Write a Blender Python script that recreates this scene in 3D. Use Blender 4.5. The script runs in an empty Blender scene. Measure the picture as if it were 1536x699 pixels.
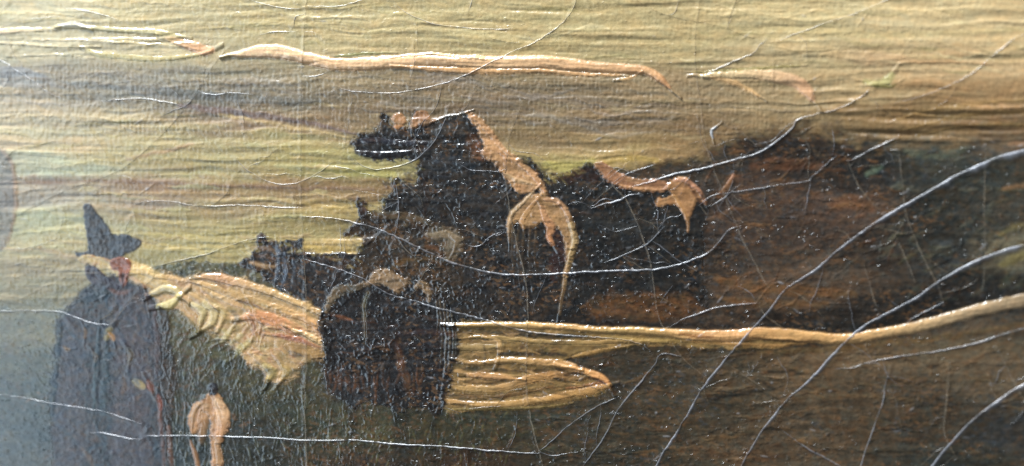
import bpy, math
import numpy as np
from mathutils import Vector, Matrix

# ------------------------------------------------------------------ camera
SC = bpy.context.scene
PX = 1.0e-4                      # one unit of the working grid on the canvas is 0.1 mm
W, Hh = 1536.0, 699.0            # the stretch of canvas in view, in those units
DIST, YAW, PITCH = 0.245, math.radians(17.0), math.radians(3.0)
cam_d = bpy.data.cameras.new('camera')
cam = bpy.data.objects.new('camera', cam_d)
SC.collection.objects.link(cam)
cam.location = Vector((DIST*math.sin(YAW)*math.cos(PITCH), -DIST*math.cos(YAW)*math.cos(PITCH), DIST*math.sin(PITCH)))
cam.rotation_euler = (-cam.location).to_track_quat('-Z', 'Y').to_euler()
cam_d.sensor_width = 36.0
cam_d.lens = 36.0*DIST/(W*PX)
cam_d.clip_start, cam_d.clip_end = 0.005, 20.0
cam_d.dof.use_dof = True
cam_d.dof.focus_distance = DIST + 0.004
cam_d.dof.aperture_fstop = 13.0
SC.camera = cam
SC.render.resolution_x, SC.render.resolution_y = 1024, 466

# ------------------------------------------------------------------ room light (dim, cool) and lamps
wd = bpy.data.worlds.new('World'); SC.world = wd; wd.use_nodes = True
bg = wd.node_tree.nodes['Background']
bg.inputs['Color'].default_value = (0.72, 0.74, 0.80, 1); bg.inputs['Strength'].default_value = 0.125

def area(name, loc, target, sx, sy, power, col):
    d = bpy.data.lights.new(name, 'AREA'); d.shape = 'RECTANGLE'; d.size, d.size_y = sx, sy
    d.energy = power; d.color = col
    o = bpy.data.objects.new(name, d); SC.collection.objects.link(o)
    o.location = loc
    o.rotation_euler = (Vector(target)-Vector(loc)).to_track_quat('-Z', 'Y').to_euler()
    return o
area('window_light_above', (-0.33, -0.25, 0.60), (0, 0, 0), 0.32, 0.16, 13.6, (0.87, 0.94, 1.0))
area('window_light_side', (-0.74, -0.70, 0.0), (0, 0, 0), 0.42, 1.2, 5.6, (0.66, 0.84, 1.0))
SC.view_settings.view_transform = 'Standard'; SC.view_settings.look = 'None'
SC.view_settings.exposure = 0.0; SC.view_settings.gamma = 1.0
SC.cycles.max_bounces = 4
SC.cycles.use_denoising = True

# ------------------------------------------------------------------ working grid on the canvas
ST = 1.2
def axis(n, margin):
    inner = np.arange(0, n+ST, ST)
    k = np.arange(1, int(margin/5)+1)*5.0
    return np.concatenate([-k[::-1], inner, inner[-1]+k])
xs, ys = axis(W, 420), axis(Hh, 260)
NX, NY = len(xs), len(ys)
X, Y = np.meshgrid(xs, ys)
X = X.astype(np.float32); Y = Y.astype(np.float32)

def to_canvas(px, py):
    """where the line of sight through a point of the picture meets the canvas plane y = 0"""
    m = np.array(cam.rotation_euler.to_matrix())
    dx = (np.asarray(px, float)-W/2)*PX/DIST; dy = (Hh/2-np.asarray(py, float))*PX/DIST
    r = [m[i, 0]*dx+m[i, 1]*dy-m[i, 2] for i in range(3)]
    t = -cam.location[1]/r[1]
    return cam.location[0]+t*r[0], cam.location[2]+t*r[2]

rng = np.random.RandomState(7)
TAB = rng.rand(64, 256, 256).astype(np.float32)*2-1
def vn(x, y, seed=0):
    t = TAB[seed % 64]
    xi = np.floor(x).astype(np.int32); yi = np.floor(y).astype(np.int32)
    fx = x-xi; fy = y-yi
    fx = fx*fx*fx*(fx*(fx*6-15)+10); fy = fy*fy*fy*(fy*(fy*6-15)+10)
    xi = (xi+seed*37) & 255; yi = (yi+seed*91) & 255; x1 = (xi+1) & 255; y1 = (yi+1) & 255
    a = t[yi, xi]; b = t[yi, x1]; c = t[y1, xi]; d = t[y1, x1]
    return (a+(b-a)*fx)*(1-fy)+(c+(d-c)*fx)*fy
def vr(x, y, seed):                                            # the same noise with its lattice turned
    a = .4+seed*1.13; c, s_ = math.cos(a), math.sin(a)
    return vn(x*c-y*s_, x*s_+y*c, seed)
def fbm(x, y, seed, o=3):
    s = 0; a = 1; n = 0
    for k in range(o):
        s = s+a*vr(x*2**k, y*2**k, seed+k); n += a; a *= .5
    return s/n
def sst(a, b, v):
    t = np.clip((v-a)/(b-a), 0, 1); return t*t*(3-2*t)
def lin(c):
    c = np.asarray(c, np.float32)/255.0
    return np.where(c <= .04045, c/12.92, ((c+.055)/1.055)**2.4).astype(np.float32)

# noise shared by all layers
wob = fbm(X/170, Y/60, 1, 3)                                  # slow wander of the brush
YS = Y+9*wob+2.2*vn(X/45, Y/14, 5)
N_str = vn(X/65, YS/3.6, 9)*.30+vn(X/120, YS/6.8, 10)*.7+vn(X/150, YS/12.5, 8)*.9+vn(X/26, YS/2.8, 11)*.2
N_str = N_str*(.55+.95*sst(-.5, .6, fbm(X/110, YS/22, 47, 2)))
N_str2 = vn(X/190, YS/11, 12)
N_grain = vr(X/2.9, Y/3.1, 13)*.45+vr(X/5.2, Y/4.6, 14)*.75+.35*vr(X/9, Y/7, 45)
N_weave = np.sin(X*2*np.pi/6.3+1.6*vn(X/30, Y/30, 15))*(.5+.5*vn(X/14, Y/9, 16))+.6*np.sin(Y*2*np.pi/6.6+1.8*vn(X/26, Y/30, 17))*(.5+.5*vn(X/11, Y/16, 18))
N_mid = fbm(X/16, Y/12, 19, 3)
N_lo = fbm(X/70, Y/50, 22, 3)
N_edge1 = fbm(X/13, Y/13, 25, 3); N_edge2 = fbm(X/13, Y/13, 28, 3)
N_rag = fbm(X/5.0, Y/3.2, 44, 2)+.5*fbm(X/14, Y/5, 40, 2)
PIM = sst(.46, .80, vr(X/3.0, Y/2.6, 31))*sst(-.25, .45, vn(X/38, Y/26, 32))
PIM2 = sst(.50, .85, vn(X/6.5, (Y+.12*X)/2.7, 33))*sst(-.1, .5, vn(X/50, Y/22, 34))

# ------------------------------------------------------------------ underlying colour of sky and ground
SKY = [(-150,20,200,190,155),(50,20,198,188,150),(250,25,196,182,135),(450,30,192,175,120),(650,25,190,172,116),(850,40,190,172,115),(1000,60,190,170,114),
(1200,30,210,190,134),(1400,30,220,196,142),(1550,50,220,192,136),(60,70,185,175,140),(250,75,190,175,132),(500,60,190,172,118),(750,65,188,170,112),(1200,90,190,168,120),(1450,95,212,180,128),
(0,110,146,144,136),(120,110,152,142,120),(250,118,142,135,114),(400,122,148,136,108),(550,125,148,130,95),(700,130,136,116,84),(850,140,138,118,84),(1000,140,148,126,88),(1150,150,164,140,96),(1300,130,192,164,112),(1450,140,176,140,88),
(170,130,138,132,118),(300,145,108,103,92),(430,150,116,105,84),(560,160,122,102,70),(700,160,116,98,72),(900,180,136,112,74),(1050,190,132,105,64),(1350,180,136,108,60),(1500,180,118,92,56),(1420,165,140,112,64),
(50,165,178,162,130),(200,175,178,162,120),(350,178,150,125,98),(480,192,140,114,80),(850,220,158,132,80),(950,235,170,142,74),(800,215,140,114,72),(1000,225,150,118,66),
(50,200,180,172,138),(250,212,172,158,106),(420,215,172,158,96),(560,245,166,154,84),(10,218,188,168,128),(130,225,188,166,122),(600,250,160,150,84),
(100,250,172,178,148),(20,255,165,170,150),(300,250,168,154,95),(450,250,165,152,80),(840,260,176,160,84),(190,240,176,164,112),
(60,277,140,118,98),(250,277,148,116,84),(450,281,142,110,64),(560,285,134,104,56),(60,300,158,150,138),(200,298,158,138,114),(400,300,164,138,88),
(60,330,168,170,132),(300,325,165,150,92),(500,320,165,143,74),(420,340,158,144,82),(50,360,178,168,120),(280,360,170,155,90),(480,368,184,155,80),(330,375,165,150,84),
(50,400,150,138,105),(80,440,120,115,86),(30,430,130,126,98),(250,385,150,140,84),(-120,300,170,160,130),(-120,430,120,116,95)]
GRD = [(30,480,96,96,72),(40,540,70,74,58),(40,600,50,60,54),(100,660,36,50,52),(30,690,54,60,54),(60,500,112,106,74),(200,690,46,58,62),(-120,560,60,72,72),
(300,500,92,86,56),(300,560,58,58,44),(400,600,54,54,36),(380,660,42,42,30),(450,580,74,66,38),(500,640,60,58,34),(560,650,74,68,38),(650,640,54,50,28),(700,640,56,54,34),(560,695,52,38,22),(700,690,60,42,22),
(850,650,52,44,27),(900,690,46,40,26),(950,560,50,42,27),(1050,600,56,46,28),(1100,540,70,55,32),(1200,560,84,64,36),(1300,530,94,72,40),(1450,510,100,80,48),(1300,600,66,53,34),(1200,650,72,56,34),(1400,620,56,47,32),(1500,560,84,68,44),(1450,690,44,43,34),(1520,650,48,46,42),
(640,480,30,26,24),(860,465,34,29,23),(950,450,78,52,28),(1000,470,72,50,26),(900,430,50,40,27),(1090,470,82,58,30),(1130,420,94,66,34),(1200,450,96,68,34),(1100,330,78,54,34),(1150,280,84,57,35),(1200,240,48,38,28),(1150,215,48,36,26),(1280,260,44,40,34),(1270,310,96,66,42),(1200,350,78,55,35),(1300,380,64,49,33),(1250,410,98,70,37),
(1400,300,50,49,38),(1450,260,54,55,42),(1500,250,62,60,45),(1400,350,43,43,36),(1500,330,66,62,48),(1525,378,118,106,62),(1430,380,56,55,48),(1400,460,30,28,24),(1300,470,38,32,24),(1200,490,40,33,24),(1480,430,40,38,32),(1000,350,38,35,31),(1080,400,62,46,30),(700,450,30,27,25),(1420,225,68,72,58),(1500,220,96,80,56),(1060,250,62,50,34)]
def shepard(pts, sx):
    p = np.array(pts, np.float32); gx = np.arange(-440, 1980, 8.0, dtype=np.float32); gy = np.arange(-280, 990, 6.0, dtype=np.float32)
    A, B = np.meshgrid(gx, gy); num = np.zeros(A.shape+(3,), np.float32); den = np.zeros(A.shape, np.float32)
    cl = lin(p[:, 2:])
    for k in range(len(p)):
        w = 1/(((A-p[k, 0])*sx)**2+(B-p[k, 1])**2+120)**1.9
        num += w[..., None]*cl[k]; den += w
    G = num/den[..., None]
    def at(x, y):
        u = np.clip((x+440)/8, 0, len(gx)-1.01); v = np.clip((y+280)/6, 0, len(gy)-1.01)
        i = u.astype(np.int32); j = v.astype(np.int32); fu = (u-i)[..., None]; fv = (v-j)[..., None]
        return (G[j, i]*(1-fu)+G[j, i+1]*fu)*(1-fv)+(G[j+1, i]*(1-fu)+G[j+1, i+1]*fu)*fv
    return at
sky_at, grd_at = shepard(SKY, .30), shepard(GRD, .42)
warpx = X+40*N_str2; warpy = Y+9*N_str+5*N_mid+5*wob
Csky = sky_at(warpx, warpy)
Cgrd = grd_at(X+22*N_mid, Y+7*N_str+9*N_mid)
lg_ = (Cgrd*np.array([.25, .60, .15], np.float32)).sum(-1, keepdims=True); dg_ = (.10+.22*(1-sst(490, 520, Y)))[..., None]*sst(700, 900, X)[..., None]
Cgrd = (Cgrd*(1-dg_)+lg_*dg_)*(1+.55*sst(700, 900, X)*sst(500, 540, Y))[..., None]
HB = np.array([(-300,466,26),(0,462,26),(130,450,20),(235,402,5),(300,398,4),(380,392,4),(460,382,3),(535,384,3),(620,300,3),(800,262,3),(850,256,3),(900,258,3),(960,250,5),(1000,242,8),(1050,234,14),(1110,206,18),(1190,190,20),(1260,200,22),(1330,212,22),(1400,218,20),(1536,212,17),(1900,210,17)], float)
yb = np.interp(X, HB[:, 0], HB[:, 1]); sb = np.interp(X, HB[:, 0], HB[:, 2])
GM = sst(-1, 1, (Y-yb+sb*.9*N_mid+4*N_edge1)/sb).astype(np.float32)      # 0 sky .. 1 ground
gb_ = (sst(92, 120, Y)*(1-sst(170, 200, Y))*(1-sst(1000, 1250, X)))[..., None]
Csky = Csky*(np.array([1.02, .95, .78], np.float32)*(1-gb_)+np.array([1.12, 1.04, .90], np.float32)*gb_)
C = Csky*(1-GM[..., None])+Cgrd*GM[..., None]
# pigment is never even: thin spots, thick spots, hue drift
C = C*(1+.10*N_str+.10*N_mid*GM+.05*N_grain)[..., None]
hue = fbm(X/32, YS/9, 36, 3)
C = C*(1+hue[..., None]*np.array([.10, .02, -.10], np.float32))
rub = sst(.25, .8, fbm(X/7, Y/5, 39, 2))*GM*sst(-.2, .5, N_lo)           # warm ground showing through rubbed dark paint
C = C*(1-.5*rub[..., None])+lin((122, 84, 44))*.5*rub[..., None]
# relief of that underpainting
thin = sst(95, 125, Y)*(1-sst(190, 215, Y))*(1-sst(1100, 1300, X))       # the thin grey scumble shows the weave
swk = (1-GM)
H = swk*((.78-.15*thin)*N_str+.6*N_str2+(.24+.16*thin)*N_grain+(.05+.07*thin)*N_weave)
H += GM*(.45+.55*sst(200, 420, X))*(.30*N_str+.14*N_grain+.25*N_mid+.40*PIM+.55*PIM2)
H += .5*PIM*swk*.45
sag = sst(1180, 1330, X)*sst(120, 150, Y)*(1-sst(205, 235, Y))            # thick curved brushing at the edge of the trees
H += sag*1.5*vn(X/90, (Y+.00022*(X-1420)**2)/7.5, 41)
HT = H.astype(np.float32)
lum_ = (C*np.array([.25, .60, .15], np.float32)).sum(-1, keepdims=True)
C = (lum_*.16+C*.84).astype(np.float32)

# ------------------------------------------------------------------ brush tools
PARTS = []                                                   # dict(name, parent, mask, level, mat, label)
def spline(p, closed=False, n=8):
    p = np.asarray(p, float); m = len(p); out = []
    rng_ = range(m) if closed else range(m-1)
    for i in rng_:
        if closed: a, b, c, d = p[(i-1) % m], p[i], p[(i+1) % m], p[(i+2) % m]
        else: a, b, c, d = p[max(i-1, 0)], p[i], p[i+1], p[min(i+2, m-1)]
        for k in range(n):
            t = k/n
            out.append(.5*((2*b)+(c-a)*t+(2*a-5*b+4*c-d)*t*t+(3*b-a-3*c+d)*t**3))
    if not closed: out.append(p[-1])
    return np.array(out)
def box(x0, x1, y0, y1):
    i0, i1 = np.searchsorted(xs, [x0, x1]); j0, j1 = np.searchsorted(ys, [y0, y1])
    return slice(max(j0-1, 0), min(j1+1, NY)), slice(max(i0-1, 0), min(i1+1, NX))
def col_of(c, sl, key):
    """one colour, or several mixed along brush noise"""
    if np.ndim(c) == 1: return lin(c)[None, None, :]*np.ones(X[sl].shape+(1,), np.float32)
    c = lin(c); n = len(c)
    v = np.clip((.5+.75*fbm(X[sl]/15+key, Y[sl]/10, 43+key % 9, 3))*(n-1), 0, n-1.001)
    i = v.astype(int); f = (v-i)[..., None]
    return c[i]*(1-f)+c[i+1]*f
_k = [0]
def lay(sl, a, col, h, part, level, parent, mat, label, keep):
    a = a.astype(np.float32)
    C[sl] = C[sl]*(1-a[..., None])+col*a[..., None]
    HT[sl] += h.astype(np.float32)
    if part:
        m = np.zeros((NY, NX), bool); m[sl] = a > keep
        d = dict(name=part, parent=parent, mask=m, level=level, mat=mat, label=label)
        PARTS.append(d); return d
def patch(pts, col, part=None, parent=None, level=1, edge=2.2, soft=1.6, op=1.0, h=.5, rough=None, mat='paint', label=None, keep=.42, rag=2.2, grain=0.0, pim=0.0, strk=0.0, straight=False):
    """a filled shape of paint"""
    _k[0] += 1
    p = np.asarray(pts, float) if straight else spline(pts, True, 6)
    g = soft+edge*2+6
    sl = box(p[:, 0].min()-g, p[:, 0].max()+g, p[:, 1].min()-g, p[:, 1].max()+g)
    x = X[sl]+edge*1.5*N_edge1[sl]; y = Y[sl]+edge*1.5*N_edge2[sl]
    d2 = np.full(x.shape, 1e9, np.float32); ins = np.zeros(x.shape, bool)
    for i in range(len(p)):
        ax, ay = p[i]; bx, by = p[(i+1) % len(p)]
        ex, ey = bx-ax, by-ay; L = ex*ex+ey*ey+1e-9
        t = np.clip(((x-ax)*ex+(y-ay)*ey)/L, 0, 1)
        d2 = np.minimum(d2, (x-ax-t*ex)**2+(y-ay-t*ey)**2)
        if ay != by:
            c = ((ay > y) != (by > y)) & (x < (bx-ax)*(y-ay)/(by-ay)+ax); ins ^= c
    d = np.sqrt(d2)*np.where(ins, 1, -1)+rag*N_rag[sl]
    a = sst(-soft, soft, d)*op
    if rough is not None: a = a*np.clip(.5+rough[0]*fbm(X[sl]/rough[1], Y[sl]/rough[2], 50+_k[0] % 9, 3)+rough[3], 0, 1)
    rim = np.exp(-((d-2.2)/2.2)**2)*.3
    hh = .65*h*(sst(-2, 3, d)+rim*sst(-2, 0, d))+sst(-1, 2, d)*(.18*grain*N_grain[sl]+pim*.16*(PIM[sl]+PIM2[sl])+.5*strk*N_str[sl])
    return lay(sl, a, col_of(col, sl, _k[0])*(1+.22*N_mid[sl]+.10*N_grain[sl])[..., None], hh*op, part, level, parent, mat, label, keep)
def stroke(pts, wid, col, h=1.5, part=None, parent=None, level=1, soft=1.9, op=1.0, bris=.35, mat='paint', label=None, keep=.40, edge=1.4, dry=0.0):
    """one pull of a loaded brush along a line: ridged along its length, edges pushed up"""
    _k[0] += 1; key = _k[0]
    p = spline(pts, False, 7); wid = np.atleast_1d(wid).astype(float)
    u = np.linspace(0, 1, len(p)); w = np.interp(u, np.linspace(0, 1, len(wid)), wid)/2
    col = np.atleast_2d(lin(col)); cu = np.stack([np.interp(u, np.linspace(0, 1, len(col)), col[:, k]) for k in range(3)], 1)
    g = w.max()+soft+edge*2+3
    sl = box(p[:, 0].min()-g, p[:, 0].max()+g, p[:, 1].min()-g, p[:, 1].max()+g)
    x = X[sl]+edge*N_edge1[sl]; y = Y[sl]+edge*N_edge2[sl]
    best = np.full(x.shape, 1e9, np.float32); q = np.zeros(x.shape, np.float32); al = np.zeros(x.shape, np.float32); sd = np.zeros(x.shape, np.float32); hw = np.ones(x.shape, np.float32)
    run = 0.0
    for i in range(len(p)-1):
        ax, ay = p[i]; ex, ey = p[i+1]-p[i]; L2 = ex*ex+ey*ey+1e-9; L = math.sqrt(L2)
        t = np.clip(((x-ax)*ex+(y-ay)*ey)/L2, 0, 1)
        ddx = x-ax-t*ex; ddy = y-ay-t*ey
        ww = w[i]+(w[i+1]-w[i])*t
        r = np.sqrt(ddx*ddx+ddy*ddy)-ww
        m = r < best
        best = np.where(m, r, best); q = np.where(m, (i+t)/(len(p)-1), q); al = np.where(m, run+t*L, al)
        sd = np.where(m, (ex*ddy-ey*ddx)/L, sd); hw = np.where(m, ww, hw)
        run += L
    s = np.clip(sd/np.maximum(hw, .6), -1.3, 1.3)
    br = vn(al/38+key, sd/1.5+key*3, 53)*.6+vn(al/70, sd/2.8+key*5, 54)*.8
    a = sst(soft, -soft, best)*op
    if dry: a = a*sst(-.9+dry, -.3+dry, br+.5*N_grain[sl])
    cc = np.stack([np.interp(q, u, cu[:, k]) for k in range(3)], -1)*(1+.13*br+.05*N_grain[sl])[..., None]
    prof = np.clip(1-np.minimum(np.abs(s), 1)**2.4, 0, 1)**.7
    lump = 1+.22*vn(al/24, sd/9+key, 55)
    hh = (.80 if h > 1.4 else .62)*h*prof*lump+.45*bris*br*prof*min(1, h)
    return lay(sl, a.astype(np.float32), cc, hh*op, part, level, parent, mat, label, keep)

def dabs(poly, cols, n, seed, L=(10, 30), wd=(3, 8), op=.45, ang=(0, .5), h=.45, soft=2.2):
    """loose touches of other pigments worked into a passage"""
    r = np.random.RandomState(seed); p = np.asarray(poly, float); got = 0; tries = 0
    while got < n and tries < n*20:
        tries += 1
        x = r.uniform(p[:, 0].min(), p[:, 0].max()); y = r.uniform(p[:, 1].min(), p[:, 1].max()); ins = False
        for i in range(len(p)):
            (ax, ay), (bx, by) = p[i], p[(i+1) % len(p)]
            if (ay > y) != (by > y) and x < (bx-ax)*(y-ay)/(by-ay)+ax: ins = not ins
        if not ins: continue
        got += 1
        a = r.normal(*ang); l = r.uniform(*L)/2; dx, dy = math.cos(a)*l, math.sin(a)*l; b = r.uniform(-.25, .25)*l
        c = cols[r.randint(len(cols))]
        stroke([(x-dx, y-dy), (x-dy/l*b, y+dx/l*b), (x+dx, y+dy)], [1.5, r.uniform(*wd), 1.5], [c, c], h=h*r.uniform(.4, 1.4), op=op*r.uniform(.5, 1.2), soft=soft, edge=3, bris=.3)

# ------------------------------------------------------------------ the sky: scumbles and impasto clouds
T = 'oil_painting'
for pts, w, c, h, o in [
  ([(-60,112),(0,108),(40,110),(70,118)], [14,18,8], (140,142,146), .4, .7),
  ([(-60,128),(20,124),(80,127)], [10,14,6], (138,138,136), .4, .6),
  ([(60,122),(160,130),(260,137),(330,143)], [8,9,7], (100,104,102), .3, .6),
  ([(200,139),(300,144),(400,150),(480,152)], [9,14,12,5], (92,90,82), .4, .7),
  ([(270,158),(330,166),(400,174),(470,186),(535,200)], [6,10,9,7,3], (112,92,86), .5, .8),
  ([(330,172),(400,184),(470,196),(520,206)], [4,5,4], (196,168,112), .6, .7),
  ([(470,160),(560,166),(640,160),(720,166)], [8,10,8], (112,92,66), .4, .6),
  ([(760,146),(860,150),(960,160)], [6,8,5], (118,100,78), .4, .5),
  ([(700,124),(800,130),(900,134),(1000,142)], [6,7,5], (112,102,82), .4, .6),
  ([(-60,150),(30,152),(100,158),(150,156)], [6,5,4], (158,148,132), .5, .6),
  ([(10,176),(70,173),(118,176),(160,178),(190,192)], [4,6,5,3], (188,168,128), .8, .8),
  ([(-30,226),(20,220),(70,214),(120,212)], [7,9,5], (196,168,134), .6, .2),
  ([(190,240),(240,228),(290,216)], [4,7,3], (168,132,94), .6, .7),
  ([(60,262),(110,258),(160,252)], [10,12,6], (170,182,152), .5, .3),
  ([(-40,276),(80,272),(190,272),(300,277),(420,281),(560,284)], [4,6,6,5,5,4], (126,98,74), .5, .75),
  ([(150,290),(280,290),(420,294),(560,292)], [5,5,4], (172,142,96), .7, .6),
  ([(30,324),(80,322),(125,326)], [8,9,4], (166,174,138), .6, .4),
  ([(30,350),(80,346),(124,350)], [5,6,3], (186,178,124), .8, .7),
  ([(220,352),(300,352),(380,348)], [5,6,4], (182,164,96), .8, .7),
  ([(212,368),(280,372),(350,370)], [7,8,5], (190,166,98), .9, .7),
  ([(460,372),(500,376),(530,378)], [8,12,8], (190,158,80), .7, .8),
  ([(460,308),(500,312),(530,310)], [5,7,4], (178,148,78), .7, .7),
  ([(60,372),(100,384),(140,392)], [8,9,5], (170,144,110), .7, .6),
  ([(820,248),(860,250),(890,242)], [14,16,10], (178,164,84), .6, .7),
  ([(840,262),(856,258),(870,254)], [8,9,6], (186,174,96), .6, .7),
  ([(905,246),(940,238),(985,240)], [8,10,6], (180,148,66), .5, .6),
  ([(1040,40),(1180,44),(1330,52),(1536,44)], [6,10,9,8], (206,184,128), .5, .5),
  ([(640,36),(760,44),(900,52),(1010,56)], [5,8,8,5], (178,154,104), .5, .5),
  ([(470,250),(520,256),(590,262)], [12,14,10], (168,160,84), .5, .6),
]: stroke(pts, w, [c, c], h=h, op=o, soft=2.5, edge=2.5)

stroke([(-120,54),(0,56),(120,60),(220,68),(300,76)], [30,40,44,36,16], [(206,192,156),(204,190,150),(202,184,140)], h=.5, op=.5, soft=7, edge=5)
CL = 'brush_stroke'
def impasto(pts, w, cols, h, label=None, **k): return stroke(pts, w, cols, h=h, part=CL, parent=T, label=label, mat='impasto', **k)
impasto([(-140,56),(-60,52),(0,47),(40,45),(75,44),(100,40),(140,42),(190,46),(240,49),(275,55)], [6,8,9,8,7,8,8,9,10,5], [(214,186,150),(214,188,146),(206,190,146),(198,184,132),(200,184,130)], 1.9, soft=1.8)
impasto([(96,38),(112,36),(126,40)], [5,9,4], [(222,214,196),(222,214,196)], 1.8)
impasto([(-80,66),(-20,64),(40,66),(90,70),(140,70)], [4,6,6,5,3], [(208,186,150),(206,190,148),(200,184,140)], 1.4, soft=2.4)
impasto([(150,58),(200,58),(250,62),(282,70)], [3,6,6,3], [(206,190,142),(208,184,138)], 1.3, soft=2.4)
impasto([(20,84),(80,82),(130,86)], [3,5,3], [(196,182,146),(190,176,136)], 1.0, soft=2.6)
impasto([(60,60),(110,60),(170,63),(230,66),(275,64)], [3,5,5,4,3], [(200,184,146),(196,178,132)], 1.2)
impasto([(132,76),(150,82),(190,86),(240,88),(285,84),(305,80)], [7,10,10,9,7,5], [(196,182,128),(198,182,126),(196,176,120)], 1.5, soft=2)
impasto([(252,58),(272,63),(292,70),(310,76),(318,74)], [8,13,16,15,8], [(206,176,126),(222,172,126),(222,170,122)], 1.9, soft=2)
impasto([(348,83),(368,80),(392,77),(414,77),(440,82),(470,90),(505,96),(545,96),(590,93),(640,89),(700,92),(760,93),(815,93),(870,98),(930,103),(968,106),(988,117),(1004,131)], [5,13,19,20,19,19,19,19,20,19,18,19,19,16,14,14,12,4], [(238,198,152),(240,198,154),(232,188,140),(228,184,136),(230,186,138),(228,184,134),(224,176,126),(214,164,112),(206,152,104)], 3.6, label='long peach cloud stroke of thick paint', bris=.5)
impasto([(600,100),(660,104),(730,107),(800,106),(860,110),(930,113)], [5,9,9,7,7,3], [(212,164,108),(214,166,112),(206,160,106)], 2.1)
impasto([(596,85),(616,82),(660,82),(720,88)], [2,4,4,2], [(232,200,150),(230,190,140)], 1.7)
impasto([(932,119),(944,117),(954,112)], [5,6,3], [(208,170,116),(208,164,112)], 1.4)
impasto([(505,84),(540,81),(585,79)], [3,5,2], [(150,146,92),(150,142,90)], .9)
impasto([(1050,113),(1090,112),(1130,111),(1165,115),(1192,122),(1210,136),(1220,149)], [5,11,15,18,20,17,6], [(210,186,136),(218,188,140),(222,182,136),(218,170,126),(208,160,116)], 2.2, soft=2.6)
impasto([(1066,116),(1096,122),(1122,134),(1138,144)], [4,9,8,3], [(204,164,112),(200,160,106)], 1.3, soft=2)
impasto([(1228,82),(1262,82),(1300,87),(1350,90),(1400,88),(1450,82),(1490,82)], [6,15,22,18,15,12,5], [(200,174,124),(206,170,124),(202,166,118),(202,168,116)], 1.2, soft=6, op=.8)
impasto([(1360,94),(1420,93),(1480,96)], [3,5,3], [(210,170,118),(206,164,112)], 1.1)
impasto([(1296,122),(1316,126),(1330,122),(1338,112)], [5,11,15,7], [(180,172,106),(184,178,112),(182,174,112)], 1.2, soft=3.5, op=.8, label='pale green dab of thick paint')
impasto([(1310,128),(1336,130),(1344,126)], [3,4,2], [(128,120,62),(122,112,58)], .8)
impasto([(1040,108),(1100,105),(1170,100),(1200,98)], [2,4,4,2], [(150,136,78),(160,142,86)], .8)
for pts, w, c in [([(1345,180),(1380,168),(1430,160),(1500,152),(1560,150)],[3,6,8,6],(168,132,76)), ([(1352,196),(1400,184),(1450,172),(1520,168),(1580,170)],[3,7,7,6],(150,116,60)),
  ([(1350,208),(1390,200),(1440,190),(1510,186),(1570,190)],[3,6,7,6],(126,98,50)), ([(1380,172),(1420,176),(1480,178)],[4,6,3],(96,78,44)), ([(1440,156),(1480,162),(1536,160)],[3,5,4],(186,142,88)),
  ([(1466,160),(1478,160),(1488,163)],[3,5,2],(212,160,112)), ([(1500,157),(1516,161),(1530,160)],[3,5,2],(214,162,116)), ([(1398,210),(1424,207),(1452,212)],[3,6,3],(176,138,96)), ([(1514,216),(1530,215),(1560,217)],[4,7,4],(186,134,96)),
  ([(1350,178),(1372,172),(1400,174)],[3,6,3],(190,146,86))]:
    c = tuple(.72*v+.28*u_ for v, u_ in zip(c, (138, 112, 66)))
    impasto(pts, w, [c, c], .9, soft=4, op=.62, keep=.25)

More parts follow.
